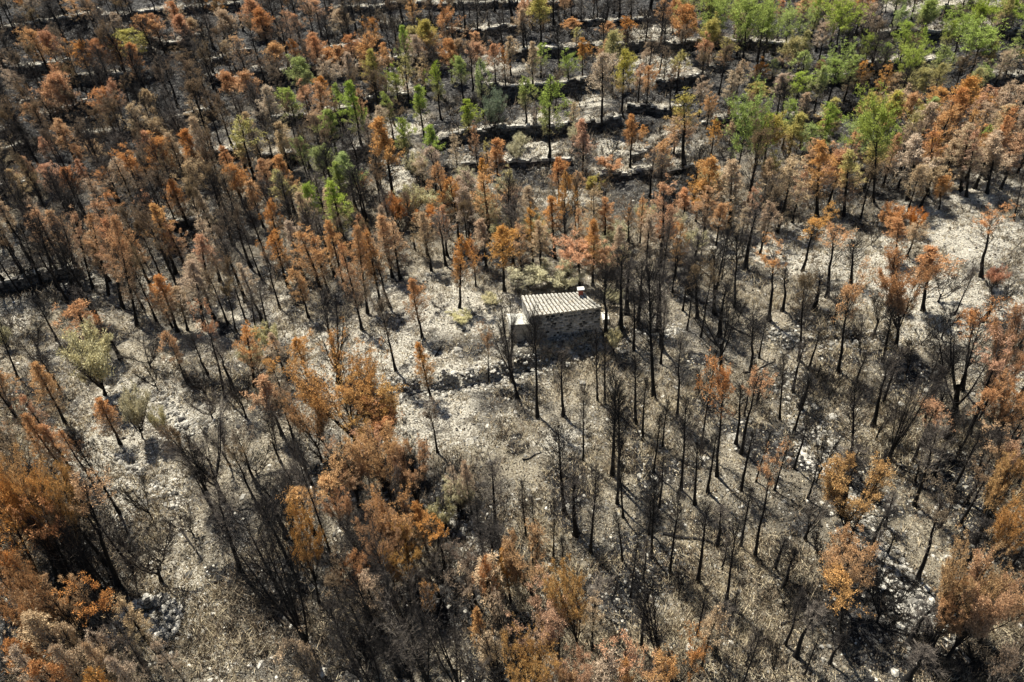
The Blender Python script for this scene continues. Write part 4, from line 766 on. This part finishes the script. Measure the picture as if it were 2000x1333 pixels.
# bright rocks, logs, stump
def rock(px, py, sz, lab, mat=M_STONE):
    P = at(px, py)[0]; V, f = stones(np.array([[0, 0, 0.]]), [sz], .55, .2)
    k = 6; V2, f2 = stones(rng.normal(0, sz*.35, (k, 3))*[1, 1, .1], rng.uniform(.3, .6, k)*sz, .6, .25)
    me = make_mesh('rock', np.concatenate([V, V2]), [np.concatenate([f, f2+len(V)])], mat); o = link('limestone_rock', me, loc=tuple(P)); tag(o, lab, 'rock', 'pale limestone rocks')
for a in [(895,685,.8,'bright white rock cluster on the pale slope left of the cistern'),(1197,762,.5,'white rock between thin black trunks below the hut'),(1135,748,.4,'pale rock lying below the bank under the hut'),(740,850,.7,'white rock beside the big amber pine'),
          (1430,855,.6,'white rock at the foot of twin burnt trunks, lower right of hut'),(905,1035,.55,'big grey stone in the rubble at the lower middle'),(1960,1195,.4,'small white stone near the bottom right pines'),(1455,1035,.4,'squarish pale stone by a forked trunk foot'),
          (1880,640,.6,'white rock on the pale track at the right'),(400,1232,.4,'lone white stone on the tan patch at the lower left')]: rock(*a)
def log(px, py, L, r, ang, lab, grp='charred logs on the ground'):
    P = at(px, py)[0]; mb = MB(); d = np.array([math.cos(ang), math.sin(ang)]); ts = np.linspace(-.5, .5, 7); Q = []
    for t_ in ts: q = P[:2]+d*L*t_; Q.append([q[0]-P[0], q[1]-P[1], float(hgt(*q))-P[2]+r*.7+.03*math.sin(t_*9)])
    mb.tube(Q, r*np.linspace(1.1, .6, 7), 7); o = link('charred_log', mb.mesh('charred_log', M_BARK, True), loc=tuple(P)); tag(o, lab, 'log', grp)
for a in [(418,1140,.9,.09,.5,'short charred log on the tan patch at the lower left'),(1275,1115,2.2,.05,-.6,'thin charred log among poles at lower right of middle'),(700,1075,2,.07,1.,'charred log between amber pines at lower left of middle'),(1440,505,1.6,.07,.2,'charred log on the pale slope above hut level right'),
          (1040,892,1.3,.05,.4,'thin charred log on the ash patch below the hut'),(530,1115,2.,.09,-.3,'charred log by the foot of the large forked tree')]: log(*a)
lr = random.Random(21); used_cells = set(); kk_ = 0
while kk_ < 26:
    px_, py_ = lr.uniform(60, 1960), lr.uniform(560, 1290)
    if 980 < px_ < 1220 and 560 < py_ < 700: continue
    a = next(t for l, t in ROWS if py_ < l); b = next(t for l, t in COLS if px_ < l)
    if (a, b) in used_cells: continue
    used_cells.add((a, b)); kk_ += 1
    log(px_, py_, lr.uniform(1.2, 3.6), lr.uniform(.035, .085), lr.uniform(-1.5, 1.5), f'thin fallen burnt trunk lying {a}, {b}', 'fallen burnt trunks')
P = at(1812, 1244)[0]; mb = MB(); mb.tube([[0, 0, -.2], [0, 0, .15], [-.05, .02, .5], [-.2, .1, 1.0], [-.42, .15, 1.5]], [.3, .24, .16, .11, .03], 9)
for a_ in (0.3, 2., 4.1): mb.tube([[0, 0, .1], [math.cos(a_)*.35, math.sin(a_)*.35, .02], [math.cos(a_)*.7, math.sin(a_)*.7, -.1]], [.12, .08, .02], 6)
o = link('charred_stump', mb.mesh('charred_stump', M_BARK, True), loc=tuple(P)); tag(o, 'bent charred stump snag among rubble at the bottom right', 'stump')
# ring of stones round the old pit, bottom left
Pc = at(283, 1232)[0]; mb = []; sz = []
for a_ in np.linspace(-.6, 3.4, 90):
    for k in range(3): rr = 1.15+k*.22+rng.normal(0, .05); x, y = Pc[0]+rr*math.cos(a_), Pc[1]+rr*1.1*math.sin(a_); mb.append([x-Pc[0], y-Pc[1], float(hgt(x, y))-Pc[2]+.1+rng.uniform(0, .55)*(1-k*.3)]); sz.append(rng.uniform(.18, .38))
V, f = stones(np.array(mb), np.array(sz), .6); o = link('stone_ring', make_mesh('stone_ring', V, [f], M_STONE), loc=tuple(Pc)); tag(o, 'collapsed curved stone wall round a dark pit at the bottom left', 'stone ruin')
